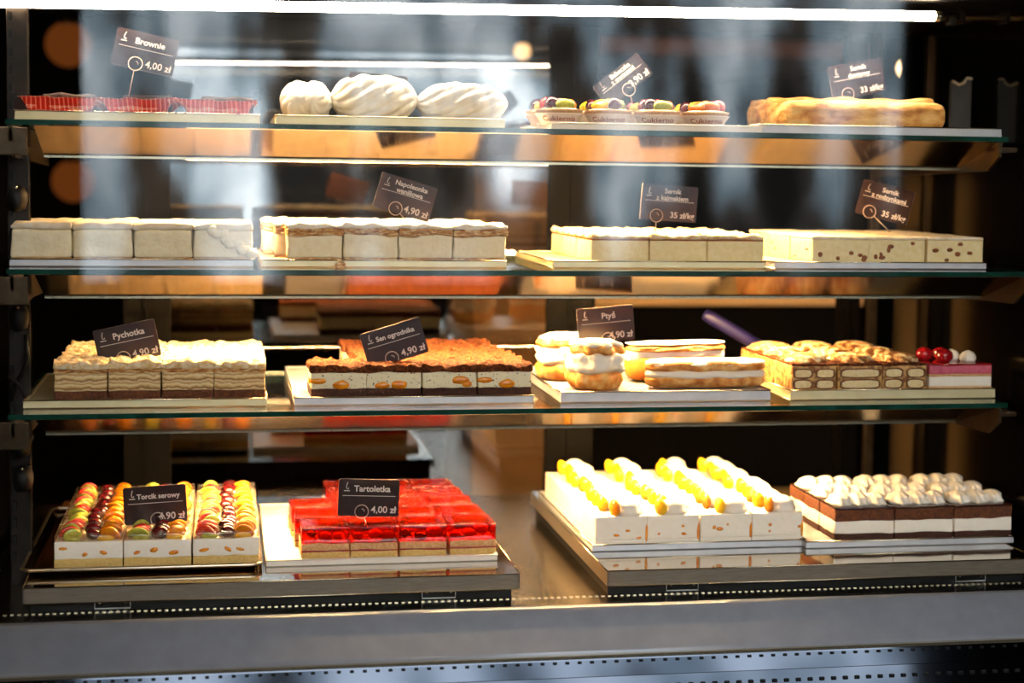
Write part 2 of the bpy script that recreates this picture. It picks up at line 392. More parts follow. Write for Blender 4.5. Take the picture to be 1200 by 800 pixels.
cp(obj('lower_cabinet', box(bmesh.new(), XL - .04, XR + .04, -.10, YB + .02, .0, ZD - .022), M['casebase'], None, False))
cp(obj('well_floor', box(bmesh.new(), XL - .02, XR + .02, -.08, YB, ZD - .02, ZD), M['welfloor'], None, False))
bm = bmesh.new(); n = 170
for k in range(n):
    x = XL + (XR - XL) * (k + .5) / n; box(bm, x - .0019, x + .0019, -.0375, -.033, ZD, ZD + .0009)
cp(obj('serrated_strip', bm, M['lipmetal'], None, False))
TOP = ZD + .74
cp(obj('front_glass', box(bmesh.new(), XL - .03, XR + .03, YG - .006, YG, ZD + .003, TOP), M['glass'], None, False))
cp(obj('end_panel', box(bmesh.new(), XL - .04, XL - .03, YG, YB, ZD, TOP), M['endglass'], None, False))
cp(obj('end_panel', box(bmesh.new(), XR + .01, XR + .02, YG, YB, ZD, TOP), M['endglass'], None, False))
cp(obj('top_panel', box(bmesh.new(), XL - .04, XR + .02, -.09, YB + .02, TOP, TOP + .03), M['blackmetal'], None, False))
# uprights with slotted face
def upright(px0, px1, Y, m, slots=True):
    x0, x1 = at(px0, 400, Y).x, at(px1, 400, Y).x
    bm = bmesh.new(); box(bm, x0, x1, Y, Y + .012, ZD, TOP, .001)
    cp(obj('upright', bm, m, None, False))
    return x0, x1
ux0, ux1 = upright(10, 36, .10, M['postmetal'])
bm = bmesh.new()
for k in range(34): box(bm, ux0 + .003, ux0 + .008, .097, .101, ZD + .03 + k * .021, ZD + .041 + k * .021)
cp(obj('slot', bm, M['black'], None, False))
bm = bmesh.new(); box(bm, ux1 - .0015, ux1, .096, .112, ZD, TOP); cp(obj('upright_edge', bm, M['bracket'], None, False))
upright(1017, 1027, .58, M['bracket'])
# back doors: two dark stiles and one tinted mirror pane, the rest slid open
for a, b in ((145, 200), (640, 695), (980, 1004)):
    x0, x1 = at(a, 400, YB).x, at(b, 400, YB).x
    bm = bmesh.new(); box(bm, x0, x1, YB - .012, YB + .01, ZD, TOP, .001); box(bm, x0 + (x1 - x0) * .42, x0 + (x1 - x0) * .50, YB - .016, YB - .012, ZD, TOP)
    cp(obj('door_stile', bm, M['blackmetal'], None, False))
x0, x1 = at(200, 400, YB).x, at(640, 400, YB).x
cp(obj('door_pane', box(bmesh.new(), x0, x1, YB - .003, YB + .003, ZD, TOP), M['doorglass'], None, False))
# black cable clips on the left upright
for px, py in ((20, 232), (22, 372), (24, 520), (27, 560)):
    p = at(px, py, .085); bm = bmesh.new(); lathe(bm, [(.002, -.016), (.010, -.013), (.0125, -.004), (.0125, .005), (.009, .013), (.002, .016)], 20)
    for v in bm.verts: v.co += p
    o = cp(obj('cable_clip', bm, M['black'], None))
    bm = bmesh.new(); ball(bm, p + Vector((0, -.0115, .013)), .0022); s = obj('screw', bm, M['screw'], o)
bm = bmesh.new(); tube(bm, [at(30, 392, .08), at(33, 420, .075), at(26, 438, .08), at(16, 452, .085), at(12, 470, .085)], .0028); tube(bm, [at(10, 440, .08), at(24, 452, .075), at(30, 470, .08)], .0024)
cp(obj('cable', bm, M['black'], None))

# top lamp rail and tube
a, b = at(1095, 19, .10), at(-12, 2.4, .10)
lamp = thing('tube_light', 'long glowing white tube light under the top of the display case', 'light', ((a + b) / 2)[:])
lo = -Vector(lamp.location)
bm = bmesh.new(); tube(bm, [a, b], .0062, 14); o = obj('tube', bm, M['tube'], lamp); o.location = lo
c = at(1225, 21.5, .10); bm = bmesh.new()
for p, q in ((b, c),):
    tube(bm, [p + Vector((.012, .004, .001)), q + Vector((0, .004, .001))], .0055, 8)
o = obj('rail', bm, M['lipmetal'], lamp); o.location = lo
bm = bmesh.new(); tube(bm, [a, a + (a - b).normalized() * .012], .0075, 14); o = obj('end_cap', bm, M['lipmetal'], lamp); o.location = lo
for px in (1128, 1180):
    p = at(px, 21, .10); bm = bmesh.new(); box(bm, p.x - .003, p.x + .003, p.y - .004, p.y + .02, p.z - .007, p.z + .009, .001); o = obj('rail_clip', bm, M['black'], lamp, False); o.location = lo
bm = bmesh.new(); box(bm, a.x + .02, a.x + .03, a.y - .003, a.y + .012, a.z - .011, a.z, .002); o = obj('knob', bm, M['black'], lamp); o.location = lo

# ------------------------------------------------------------------ glass shelves
def shelf(Z, px_r, label, arm):
    x0, x1 = XL + .012, at(px_r, 300, 0).x; D = .40; t = .006
    g = thing('glass_shelf', label, 'shelf', ((x0 + x1) / 2, D / 2, Z - t), 0, 'glass shelves of the display case')
    o0 = -Vector(g.location)
    bm = box(bmesh.new(), x0, x1, 0, D, Z - t, Z); bm.faces.ensure_lookup_table()
    for f in bm.faces:
        f.material_index = 1 if abs(f.normal.z) < .5 else 0
    o = obj('pane', bm, [M['shelfglass'], M['glassedge']], g, False); o.location = o0
    h, b = .033, .115; zt = Z - t - .001
    rx0 = at(40, 300, 0).x; sx0, sx1 = at(200, 300, b).x, at(935, 300, b).x
    o = prism([(.003, zt), (b, zt - h), (b + .002, zt - h + .002), (.006, zt)], rx0, x1 - .002, 'light_shield', M['reflector'], g); o.location = o0
    o = prism([(b - .002, zt - h - .0022), (b + .004, zt - h - .0022), (b + .004, zt - h + .001), (b - .002, zt - h + .001)], rx0, x1 - .002, 'shield_lip', M['lipmetal'], g); o.location = o0
    o = obj('diode_strip', box(bmesh.new(), sx0, sx1, b + .010, b + .020, zt - h + .006, zt - h + .012), M['strip'], g, False); o.location = o0
    o = obj('strip_housing', box(bmesh.new(), sx0 - .02, sx1 + .02, b + .006, b + .024, zt - h + .0125, zt - h + .022), M['steel'], g, False); o.location = o0
    for xx, s in ((x0 + .004, 1), (x1 - .012, -1)):
        o = prism([(.0, zt), (.0, zt - .018), (.03, zt - .036), (.40, zt - .045), (.40, zt)], xx, xx + .004, 'bracket', M['bracket'], g); o.location = o0
        bm = bmesh.new(); 
        if s == 1: box(bm, xx - .03, xx + .02, .004, .05, zt - .03, zt - .024, .001); box(bm, xx - .03, xx + .02, .0, .004, zt - .034, zt - .002, .001)
        else: box(bm, xx, xx + .03, .01, .05, zt - .012, zt - .006, .001)
        q = obj('bracket_foot', bm, M['bracket'], o, False)
    return g
shelf(Z1, 1177, 'topmost glass shelf holding the meringues, fruit tartlets and baked cheesecake', 0)
shelf(Z2, 1212, 'middle glass shelf holding four pale trays of cream slices and cheesecakes', 0)
shelf(Z3, 1187, 'lowest glass shelf holding the cream puffs, eclairs and tiramisu', 0)

# ------------------------------------------------------------------ trays
def tray(x0, x1, Y0, D, z, h, m, label, rim=.0015, rx=0, cat='tray', skew=0, name='cake_tray', rm=None):
    """shallow upturned board: lowered top inside a thin raised rim"""
    g = thing(name, label, cat, ((x0 + x1) / 2, Y0 + D / 2, z), rx)
    w = (x1 - x0) / 2; d = D / 2
    bm = bmesh.new(); P = lambda a, b, zz: [bm.verts.new((sx * a + sy * b * skew, sy * b, zz)) for sx, sy in ((-1, -1), (1, -1), (1, 1), (-1, 1))]
    rings = [P(w - .001, d - .001, 0), P(w, d, .001), P(w - .0005, d - .0005, h - .0008), P(w - .0012, d - .0012, h), P(w - .003, d - .003, h), P(w - .004, d - .004, h - rim)]
    for a, b in zip(rings, rings[1:]):
        for k in range(4): bm.faces.new((a[k], a[(k + 1) % 4], b[(k + 1) % 4], b[k]))
    bm.faces.new(rings[0]); f = bm.faces.new(rings[-1])
    if rm:
        f.material_index = 1
        obj('base', bm, [m, rm], g, False)
    else: obj('base', bm, m, g, False)
    bm = bmesh.new(); r = rings  # thin edge fold
    pts = [(-w, -d, h), (w, -d, h), (w, d, h), (-w, d, h)]
    for p, q in zip(pts, pts[1:] + pts[:1]):
        tube(bm, [(p[0] + p[1] * skew, p[1], p[2]), (q[0] + q[1] * skew, q[1], q[2])], .0009, 6)
    obj('rim', bm, M['lipmetal'] if m is not M['whiteboard'] else m, g)
    return g, z + h - rim
def xs(pa, pb, py, Y): return at(pa, py, Y).x, at(pb, py, Y).x

# ------------------------------------------------------------------ price cards
def text_mesh(s, size, m, name, parent, loc, align='CENTER', bold=.0):
    cu = bpy.data.curves.new(name, 'FONT'); cu.body = s; cu.size = size; cu.align_x = align; cu.extrude = .0001; cu.offset = bold; cu.resolution_u = 3
    o = bpy.data.objects.new(name, cu); C.objects.link(o)
    bpy.context.view_layer.update()
    me = bpy.data.meshes.new_from_object(o); bpy.data.objects.remove(o)
    me.materials.clear(); me.materials.append(m)
    o = bpy.data.objects.new(name, me); C.objects.link(o); o.parent = parent; o.location = loc; o.rotation_euler = (PI / 2, 0, 0)
    return o
def card(px, py, Y, ang, title, price, label, pin=None, yaw=0, tilt=0, w=.075, h=.046, ring=(-.008, -.017)):
    p = at(px, py, Y); g = thing('price_card', label, 'price card', p[:], 0, 'brown price cards')
    g.rotation_euler = (Matrix.Rotation(yaw, 4, 'Z') @ Matrix.Rotation(tilt, 4, 'X') @ Matrix.Rotation(-ang, 4, 'Y')).to_euler()
    bpy.context.view_layer.update(); MI = g.rotation_euler.to_matrix().inverted()
    # rounded plate
    bm = bmesh.new(); r = .0025; pts = []
    for sx, sy, a0 in ((1, 1, 0), (-1, 1, 90), (-1, -1, 180), (1, -1, 270)):
        for k in range(5):
            f = math.radians(a0 + 22.5 * k); pts.append((sx * (w / 2 - r) + r * math.cos(f), sy * (h / 2 - r) + r * math.sin(f)))
    a = [bm.verts.new((x, -.0006, z)) for x, z in pts]; b = [bm.verts.new((x, .0006, z)) for x, z in pts]
    bm.faces.new(a); bm.faces.new(b); n = len(pts)
    for i in range(n): f = bm.faces.new((a[i], a[(i + 1) % n], b[(i + 1) % n], b[i])); f.material_index = 1  # pale edge faces: the lit look of the plastic put into the colour
    obj('plate', bm, [M['card'], M['wire']], g, False)
    yo = -.0008; lines = title.split('\n') if title else []
    for i, s in enumerate(lines):
        ts = .0105 if len(title) < 12 else .0086
        text_mesh(s, ts, M['ink'], 'title_lettering', g, (.004, yo, h * .17 if len(lines) == 1 else h * (.27 - .19 * i)), bold=.00022)
    if price: text_mesh(price, .0118 if '/' not in price else .0104, M['ink'], 'price_lettering', g, (w / 2 - .003, yo, -h * .40), 'RIGHT', bold=.00018)
    bm = bmesh.new(); box(bm, -w * .43, w * .44, yo - .0001, yo + .0002, h * .045, h * .045 + .0006); obj('divider', bm, M['ink'], g, False)
    bm = bmesh.new(); lx, lz = -w * .37, h * .25                         # small emblem: a stroke with a foot over a dash
    tube(bm, [(lx + .0015, yo, lz + .0075), (lx + .0002, yo, lz + .004), (lx, yo, lz), (lx + .002, yo, lz - .001), (lx + .003, yo, lz + .0006)], .00045, 5)
    box(bm, lx - .003, lx + .0042, yo - .0002, yo + .0002, lz - .0036, lz - .0026)
    obj('emblem', bm, M['ink'], g, False)
    cx, cz, rr = ring[0] - (.008 if '/' in price else 0), ring[1], .0083
    bm = bmesh.new(); tube(bm, [(cx + rr * math.cos(2 * PI * k / 28), -.002, cz + rr * math.sin(2 * PI * k / 28)) for k in range(28)], .0006, 6, True)
    tube(bm, [(cx + .4 * rr * math.cos(f), -.0012, cz + .4 * rr * math.sin(f)) for f in [k * .4 for k in range(5)]], .0005, 5)
    e = at(pin[0], pin[1], pin[2] if len(pin) > 2 else Y) if pin else p + Vector((cx, 0, -h * .8))
    q = MI @ (e - p); s = Vector((cx, -.002, cz)); dr = (q - s).normalized(); s = s + dr * rr
    tube(bm, [s, q], .0007, 6)
    obj('wire_clip', bm, M['wire'], g)
    return g

# ------------------------------------------------------------------ kinds of cake (each returns a thing with its layers as parts, origin at the base centre)
def cream_slice(w, d, h, s, T):
    b1, b2 = (.003, .0008, 60, s), (h * .82, .0022, 45, s + 1)
    obj('base_crust', layer(w, d, (0, 0, 1, 0), b1, .001, .0006, 120, s), M['puff'], T)
    obj('cream_filling', layer(w, d, b1, b2, .003, .0022, 60, s, step=.004), M['cream'], T)
    obj('pastry_top', layer(w, d, b2, (h, .0045, 45, s + 2), .003, .002, 70, s, grow=.0008, step=.0045), M['pale_pastry'], T)
def napoleon(w, d, h, s, T):
    b1, b2, b3 = (.0038, .0016, 80, s), (h * .70, .0045, 42, s + 1), (h * .88, .004, 55, s + 2)
    obj('base_crust', layer(w, d, (0, 0, 1, 0), b1, .001, .0012, 140, s), M['puff'], T)
    obj('cream_filling', layer(w, d, b1, b2, .002, .0018, 95, s, step=.004), M['cream'], T)
    obj('puff_layer', layer(w, d, b2, b3, .0016, .003, 150, s, grow=.0006, step=.0035), M['puff'], T)
    rnd = random.Random(s)
    for k in range(3):
        bm = layer(w * rnd.uniform(.45, .8), .016, (0, .0018, 60, s + k), (.0026, .0018, 60, s + k), .001, .003, 110, s + k, step=.004)
        o = obj('flake', bm, M['puff'], T); o.location = (rnd.uniform(-.12, .12) * w, -d / 2 + .0065, h * rnd.uniform(.70, .86)); o.rotation_euler = (rnd.uniform(-.1, .25), rnd.uniform(-.09, .09), 0)
    obj('sugar_top', layer(w, d, b3, (h, .006, 60, s + 3), .002, .0026, 110, s, grow=.0012, step=.004), M['sugar'], T)
def kajmak(w, d, h, s, T):
    b1, b2 = (h * .80, .0004, 30, s), (h * .86, .0012, 40, s + 1)
    obj('cheese_layer', layer(w, d, (0, 0, 1, 0), b1, .0015, .0008, 70, s), M['cheese'], T)
    obj('caramel_layer', layer(w, d, b1, b2, .0008, .0006, 90, s), M['caramel'], T)
    obj('crumble_top', layer(w, d, b2, (h, .006, 75, s + 2), .002, .002, 150, s, step=.004, grow=.0006), M['crumb'], T)
def raisin_cake(w, d, h, s, T):
    rnd = random.Random(s); b1 = (h * .88, .0006, 40, s)
    obj('cheese_layer', layer(w, d, (0, 0, 1, 0), b1, .0015, .0010, 80, s, step=.0045), M['cheese'], T)
    obj('sugar_top', layer(w, d, b1, (h, .0012, 60, s + 2), .002, .0006, 90, s, grow=.0005), M['pale_pastry'], T)
    for k in range(6):
        bm = ball(bmesh.new(), (rnd.uniform(-.42, .42) * w, -d / 2 + .0006, rnd.uniform(.12, .75) * h), (rnd.uniform(.0028, .0052), .0016, rnd.uniform(.0024, .004)), 2, rough=.2, seed=k); obj('raisin', bm, M['raisin'], T)
    for k in range(3):
        bm = ball(bmesh.new(), (-w / 2 + .0006, rnd.uniform(-.4, .4) * d, rnd.uniform(.12, .6) * h), (.0016, rnd.uniform(.002, .0045), .0026), 2, rough=.2, seed=k); obj('raisin', bm, M['raisin'], T)
def pychotka(w, d, h, s, T):
    b1, b2, b3 = (h * .24, .0008, 50, s), (h * .72, .0018, 50, s + 1), (h * .82, .002, 70, s + 2)
    obj('chocolate_base', layer(w, d, (0, 0, 1, 0), b1, .001, .0008, 110, s), M['chocbrown'], T)
    obj('layered_cream', layer(w, d, b1, b2, .0012, .0012, 90, s), M['pych'], T)
    obj('caramel_layer', layer(w, d, b2, b3, .001, .0012, 100, s, grow=.0008), M['puff'], T)
    obj('crumble_top', layer(w, d, b3, (h, .0075, 95, s + 3), .002, .002, 150, s, step=.004, grow=.001), M['crumb'], T)
def gardener(w, d, h, s, T):
    rnd = random.Random(s + 3); b1, b2 = (h * .28, .0014, 60, s), (h * .78, .0016, 50, s + 1)
    obj('chocolate_base', layer(w, d, (0, 0, 1, 0), b1, .001, .001, 130, s), M['choc'], T)
    obj('specked_cream', layer(w, d, b1, b2, .0012, .0006, 70, s), M['specked'], T)
    obj('cocoa_top', layer(w, d, b2, (h, .006, 110, s + 2), .002, .002, 170, s, step=.0035, grow=.0015), M['cocoa'], T)
    for k in range(2):
        bm = ball(bmesh.new(), (rnd.uniform(-.40, .40) * w, -d / 2 + .001, h * rnd.uniform(.36, .55)), (rnd.uniform(.007, .012), .0030, rnd.uniform(.004, .0065)), 2, rough=.25, seed=k + s); obj('peach_piece', bm, M['peach'], T)
    bm = ball(bmesh.new(), (-w / 2 + .001, rnd.uniform(-.3, .3) * d, h * .45), (.0025, .009, .0045), 2, rough=.25, seed=s); obj('peach_piece', bm, M['peach'], T)
def tiramisu(w, d, h, s, T):
    rnd = random.Random(s); b1 = (h * .80, .0012, 45, s)
    obj('mascarpone_body', layer(w, d, (0, 0, 1, 0), b1, .0015, .0012, 70, s), M['mascarpone'], T)
    for lv, (z, n) in enumerate(((h * .20, 2 if s % 2 else 1), (h * .56, 2 if s % 3 else 1))):
        for k in range(n):
            ww = w * (.40 if n == 2 else .9); x = (-.25 + .5 * k) * w if n == 2 else 0
            bm = ball(bmesh.new(), (x, 0, z), (ww / 2 + .0016, d / 2 + .0010, h * .172), 3, sq=.6)
            for v in bm.verts:                                       # flatten to a stubby sponge bar
                v.co.y = max(-d / 2 - .0008, min(d / 2 + .0008, v.co.y * 3.0)); v.co.x = max(-w / 2 - .0008, min(w / 2 + .0008, v.co.x))
            o = obj('soaked_crust', bm, M['soaked'], T)
            bm = ball(bmesh.new(), (x, 0, z), (ww / 2 - .0010, d / 2 + .0016, h * .128), 3, sq=.6, rough=.10, seed=s + k)
            for v in bm.verts:
                v.co.y = max(-d / 2 - .0014, min(d / 2 + .0014, v.co.y * 3.0)); v.co.x = max(-w / 2 - .0014, min(w / 2 + .0014, v.co.x))
            obj('ladyfinger', bm, M['finger'], T)
    obj('cocoa_top', layer(w, d, b1, (h * .88, .0015, 80, s + 2), .0016, .001, 140, s), M['cocoa'], T)
    bm = bmesh.new(); dollop(bm, (0, 0, h * .86), min(w, d) * .46, h * .30, 9, .14, 44, .5); o = obj('cream_rosette', bm, M['dusted'], T)
    bm = bmesh.new()
    for k in range(16):
        f = rnd.uniform(0, 2 * PI); q = rnd.uniform(0, .3) * w; ball(bm, (q * math.cos(f), q * math.sin(f), h * (.99 + .05 * (1 - q / w * 3))), (.0028, .0014, .0009), 1, Matrix.Rotation(f, 3, 'Z'))
    obj('cocoa_flakes', bm, M['cocoa'], T)
def raspberry(w, d, h, s, T):
    b1, b2, b3 = (h * .10, .0006, 60, s), (h * .50, .001, 40, s + 1), (h * .60, .0008, 40, s + 3)
    obj('sponge_base', layer(w, d, (0, 0, 1, 0), b1, .001, .001, 110, s), M['sponge_b'], T)
    obj('white_cream', layer(w, d, b1, b2, .0012, .0006, 70, s), M['milk'], T)
    obj('sponge_layer', layer(w, d, b2, b3, .001, .0008, 110, s), M['sponge_b'], T)
    obj('pink_mousse', layer(w, d, b3, (h * .92, .0006, 40, s + 2), .0012, .0005, 70, s), M['pinkmousse'], T)
    obj('red_glaze', layer(w, d, (h * .92, .0006, 40, s + 2), (h, .0003, 40, s), .0012, .0003, 60, s), M['redglaze'], T)
    for x, y, r in ((-.36, .10, .0105), (-.16, -.22, .0105), (-.02, .3, .0095)): obj('cherry', ball(bmesh.new(), (x * w, y * d, h + r * .8), (r * 1.15, r, r * .9), 3, rough=.08), M['redglaze'], T)
    for x, y, r in ((.08, .10, .0100), (.26, -.12, .0100)): obj('cream_dollop', lathe(bmesh.new(), [(r * .95, 0), (r * 1.1, r * .35), (r * 1.0, r * .8), (r * .7, r * 1.2), (r * .2, r * 1.45)], 28, (x * w, y * d, h), 6, .07, .3), M['milk'], T)
def fruit_cake(w, d, h, s, T, front=True):
    rnd = random.Random(s); b1, b2 = (h * .28, .0016, 50, s), (h * .70, .0012, 45, s + 1)
    obj('sponge_base', layer(w, d, (0, 0, 1, 0), b1, .001, .0008, 110, s), M['sponge'], T)
    obj('white_filling', layer(w, d, b1, b2, .001, .0004, 60, s), M['milk'], T)
    for k in range(3):
        bm = ball(bmesh.new(), ((-.32 + .3 * k + rnd.uniform(-.08, .08)) * w, -d / 2 + .0004, h * rnd.uniform(.38, .62)), (rnd.uniform(.004, .0075), .0014, rnd.uniform(.0022, .004)), 1, Matrix.Rotation(rnd.uniform(-.6, .6), 3, 'Y'), .3, k + s); obj('fruit_bit', bm, M['peach'], T)
    top = h * .68
    fr = [('kiwi_slice', 'kiwi'), ('grape', 'grape'), ('peach_slice', 'peach'), ('strawberry_slice', 'berry')]
    for lane, (nm, m) in zip((-.27, .02, .29), ((fr[0] if s % 2 else fr[3]), fr[1], fr[2])):
        for y in (-.32, -.08, .16, .40):
            if nm == 'grape' and y in (-.08, .40) and s % 3 == 0: continue
            bm = bmesh.new(); x = lane * w + rnd.uniform(-.003, .003); q = rnd.uniform(.88, 1.15)
            n2, m2 = (fr[0] if nm == 'strawberry_slice' else fr[3]) if nm in ('kiwi_slice', 'strawberry_slice') and rnd.random() < .35 else (nm, m)
            if nm == 'grape': ball(bm, (x, y * d, top + .0075), (.0094 * q, .0072 * q, .0072 * q), 3)
            else: crescent(bm, (x, y * d, top + .0070), .0125 * q, .0042, .0095 * q, rnd.uniform(-.55, .55), .3, 3, rnd.uniform(.5, 1.1))
            obj(n2, bm, M[m2], T)
    for y in (-.42,):
        obj('kiwi_slice', crescent(bmesh.new(), (-.25 * w, y * d, top + .0035), .010, .004, .0042, 0, .1), M['kiwi'], T); obj('peach_slice', crescent(bmesh.new(), (.25 * w, y * d, top + .0035), .010, .004, .0042, 0, .1), M['peachy'], T)
    obj('jelly_top', layer(w, d, b2, (h * .88, .0016, 90, s + 4), .0025, .0004, 60, s), M['clearjelly'], T)
def jelly_cake(w, d, h, s, T):
    rnd = random.Random(s); b1, b2, b3 = (h * .20, .0008, 50, s), (h * .25, .0010, 50, s + 1), (h * .47, .0012, 55, s + 2)
    obj('sponge_base', layer(w, d, (0, 0, 1, 0), b1, .001, .0006, 110, s), M['sponge'], T)
    obj('jam_layer', layer(w, d, b1, b2, .0006, .0006, 80, s), M['jam'], T)
    obj('sponge_layer', layer(w, d, b2, b3, .001, .0006, 110, s), M['sponge_b'], T)
    obj('red_jelly', layer(w, d, b3, (h, .0003, 30, s + 3), .0012, .0002, 50, s), M['jelly'], T)
    for k in range(3):
        m = rnd.choice(['berry', 'grape', 'orange'])
        q = rnd.uniform(.8, 1.35); bm = ball(bmesh.new(), ((-.29 + .29 * k + rnd.uniform(-.06, .06)) * w, rnd.uniform(-.30, .3) * d, h * (.47 + .11 * q)), (.0078 * q, .0072 * q, .0050 * q), 2, rough=.2, seed=k + s); obj('fruit_piece', bm, M[m], T)
def white_cake(w, d, h, s, T):
    rnd = random.Random(s); b1 = (h * .16, .0004, 40, s)
    obj('sponge_base', layer(w, d, (0, 0, 1, 0), b1, .0008, .0003, 80, s), M['milk'], T)
    obj('cream_body', layer(w, d, b1, (h, .0006, 40, s + 1), .0015, .0004, 60, s), M['milk'], T)
    for k in range(3):
        bm = ball(bmesh.new(), (rnd.uniform(-.42, .46) * w, -d / 2 + .0003, rnd.uniform(.2, .75) * h), (rnd.uniform(.002, .0055), .001, rnd.uniform(.0012, .0038)), 1, rough=.4, seed=k + s); obj('fruit_bit', bm, M['peach'], T)
    bm = ball(bmesh.new(), (w / 2 - .001, -d / 2 + .001, h * .4), (.0022, .0018, h * .36), 2, rough=.25, seed=s); obj('fruit_bit', bm, M['peach'], T)
    for k, (yy, xx) in enumerate(((-.0145, .012), (.017, .012))):
        x = rnd.uniform(-.14, .06) * w
        bm = bmesh.new(); dollop(bm, (x + xx, yy, h - .001), .0175, .0205 + .001 * k, 6, .045, 36, .12); obj('cream_dollop', bm, M['milk'], T)
        c = (x + xx - .0190, yy - .006, h + .0092)
        obj('peach_slice', crescent(bmesh.new(), c, .0125, .0058, .0115, PI / 2 + rnd.uniform(-.2, .35), .28, 3, rnd.uniform(-.2, .2)), M['peachy'] if (s + k) % 3 else M['peach'], T)
def choc_cake(w, d, h, s, T):
    b1, b2, b3 = (h * .20, .0014, 50, s), (h * .58, .0016, 45, s + 1), (h * .93, .0006, 45, s + 2)
    obj('sponge_base', layer(w, d, (0, 0, 1, 0), b1, .001, .0008, 120, s), M['choc'], T)
    obj('white_cream', layer(w, d, b1, b2, .001, .0008, 70, s), M['milk'], T)
    obj('sponge_layer', layer(w, d, b2, b3, .001, .0008, 120, s), M['chocbrown'], T)
    obj('chocolate_glaze', layer(w, d, b3, (h, .0003, 40, s + 3), .001, .0004, 60, s), M['glaze'], T)
    for k in range(3):
        bm = bmesh.new(); r = .0128 + .001 * nz(s * 3.3, k); dollop(bm, (0, 0, 0), r * 1.06, r * 1.15, 7, .10, 42, .35)
        for v in bm.verts: v.co = Vector(((-.31 + .30 * k) * w + v.co.x * 1.02 + v.co.z * .2, v.co.y * 1.75 + .003 + .004 * nz(s, k, 7), v.co.z + h - .0005 - .25 * max(0, v.co.y) * (v.co.z > .002)))
        obj('cream_shell', bm, M['milk'], T)

def grid(kind, name, desc, cat, group, x0, x1, n, Y0, z, d, h, rows, anchor, seed, drop=lambda r, c: False, shift=lambda r: 0, gap=.0016, protos=3, jit=.016):
    """rows of slices side by side; every slice a thing of its own"""
    w = (x1 - x0) / n; P = []; rnd = random.Random(seed); cells = {}
    for r in range(rows):
        for c in range(n):
            if drop(r, c): continue
            loc = (x0 + (c + .5) * w + shift(r) + rnd.uniform(-.0006, .0006), Y0 + (r + .5) * d + (rnd.uniform(-.0015, .0015) if r == 0 else 0), z); rz = rnd.uniform(-jit, jit)
            label = f"{desc}, {ORD[c]} from {anchor}, {rowp(r, rows)}"
            if len(P) < protos:
                T = thing(name, label, cat, (0, 0, 0), 0, group); kind(w - gap, d - gap, h, seed + len(P), T)
                T.location = loc; T.rotation_euler = (0, 0, rz); P.append(T); cells[r, c] = T
            else:
                q = P[rnd.randrange(len(P))] if r else P[c % len(P)]
                cells[r, c] = dup(q, loc, rz, label)
    return cells

# ------------------------------------------------------------------ topmost shelf
YT = .05; zz = Z1 + .0005
x0, x1 = xs(17, 305, 138, YT)
g, zt = tray(x0, x1, YT, .26, zz, .0112, M['goldboard'], 'pale gold board under the red checked cloths', name='cake_board', cat='board')
def cloth(xa, xb, Y0, D, z, s, label):
    """a crumpled checked napkin with turned-up hem"""
    T = obj('checked_cloth', *_cloth(xa, xb, Y0, D, z, s)); return tag(T, label, 'napkin', 'red checked cloths on the top shelf')
def _cloth(xa, xb, Y0, D, z, s):
    n, m = 56, 44; bm = bmesh.new(); uv = bm.loops.layers.uv.new(); V = []; U = {}
    for j in range(m + 1):
        row = []
        for i in range(n + 1):
            u, v = i / n, j / m; e = min(u, 1 - u) * (xb - xa); f = min(v, 1 - v) * D
            x = xa + (xb - xa) * u; y = Y0 + D * v
            edge = min(e, f); lift = .0165 * max(0, 1 - edge / .013) ** .5 if edge < .013 else 0
            zc = z + .002 + max(0, .0165 - (.0165 if edge > .013 else 0)) * (0 if edge > .013 else 1) * (1 - max(0, (edge / .013)) ** 2) + .0028 * max(0, nz(x * 45, y * 40, s)) 
            k = vert = bm.verts.new((x + .002 * nz(y * 60, u * 3, s), y + .0035 * nz(x * 70, v * 4, s + 5), zc + .0022 * nz(x * 60, s, y * 20) * (1 if edge < .013 else .3)))
            U[k] = (x, y + zc * .9); row.append(k)
        V.append(row)
    for j in range(m):
        for i in range(n):
            f = bm.faces.new((V[j][i], V[j][i + 1], V[j + 1][i + 1], V[j + 1][i]))
            for l in f.loops: l[uv].uv = U[l.vert]
    r = bmesh.ops.solidify(bm, geom=bm.faces[:], thickness=.0009)
    return bm, M['plaid']
tl = [('red checked cloth by the black bracket post', 17, 118), ('red checked cloth below the tilted brownie card', 112, 208), ('red checked cloth beside the meringue board', 206, 304)]
for k, (lb, a, b) in enumerate(tl):
    xa, xb = xs(a, b, 130, YT + .004); cloth(xa + .001, xb - .001, YT + .006, .24, zt, k * 3.7, lb)
    T = thing('brownie', ['dark brownie in the cloth by the bracket post', 'dark brownie in the cloth under the brownie card', 'dark brownie in the cloth beside the meringue board'][k], 'cake', ((xa + xb) / 2 + .008, YT + .10, zt + .0035), .05 * k, 'brownies on the top shelf')
    obj('body', layer((xb - xa) * .62, .10, (0, 0, 1, 0), (.0205, .003, 50, k), .003, .001, 90, k), M['brownie'], T)
card(170, 61, .10, -.21, 'Brownie', '4,00 zł', 'brown price card reading Brownie, leaning on its wire above checked cloths', (150, 116, .10), tilt=-.15)

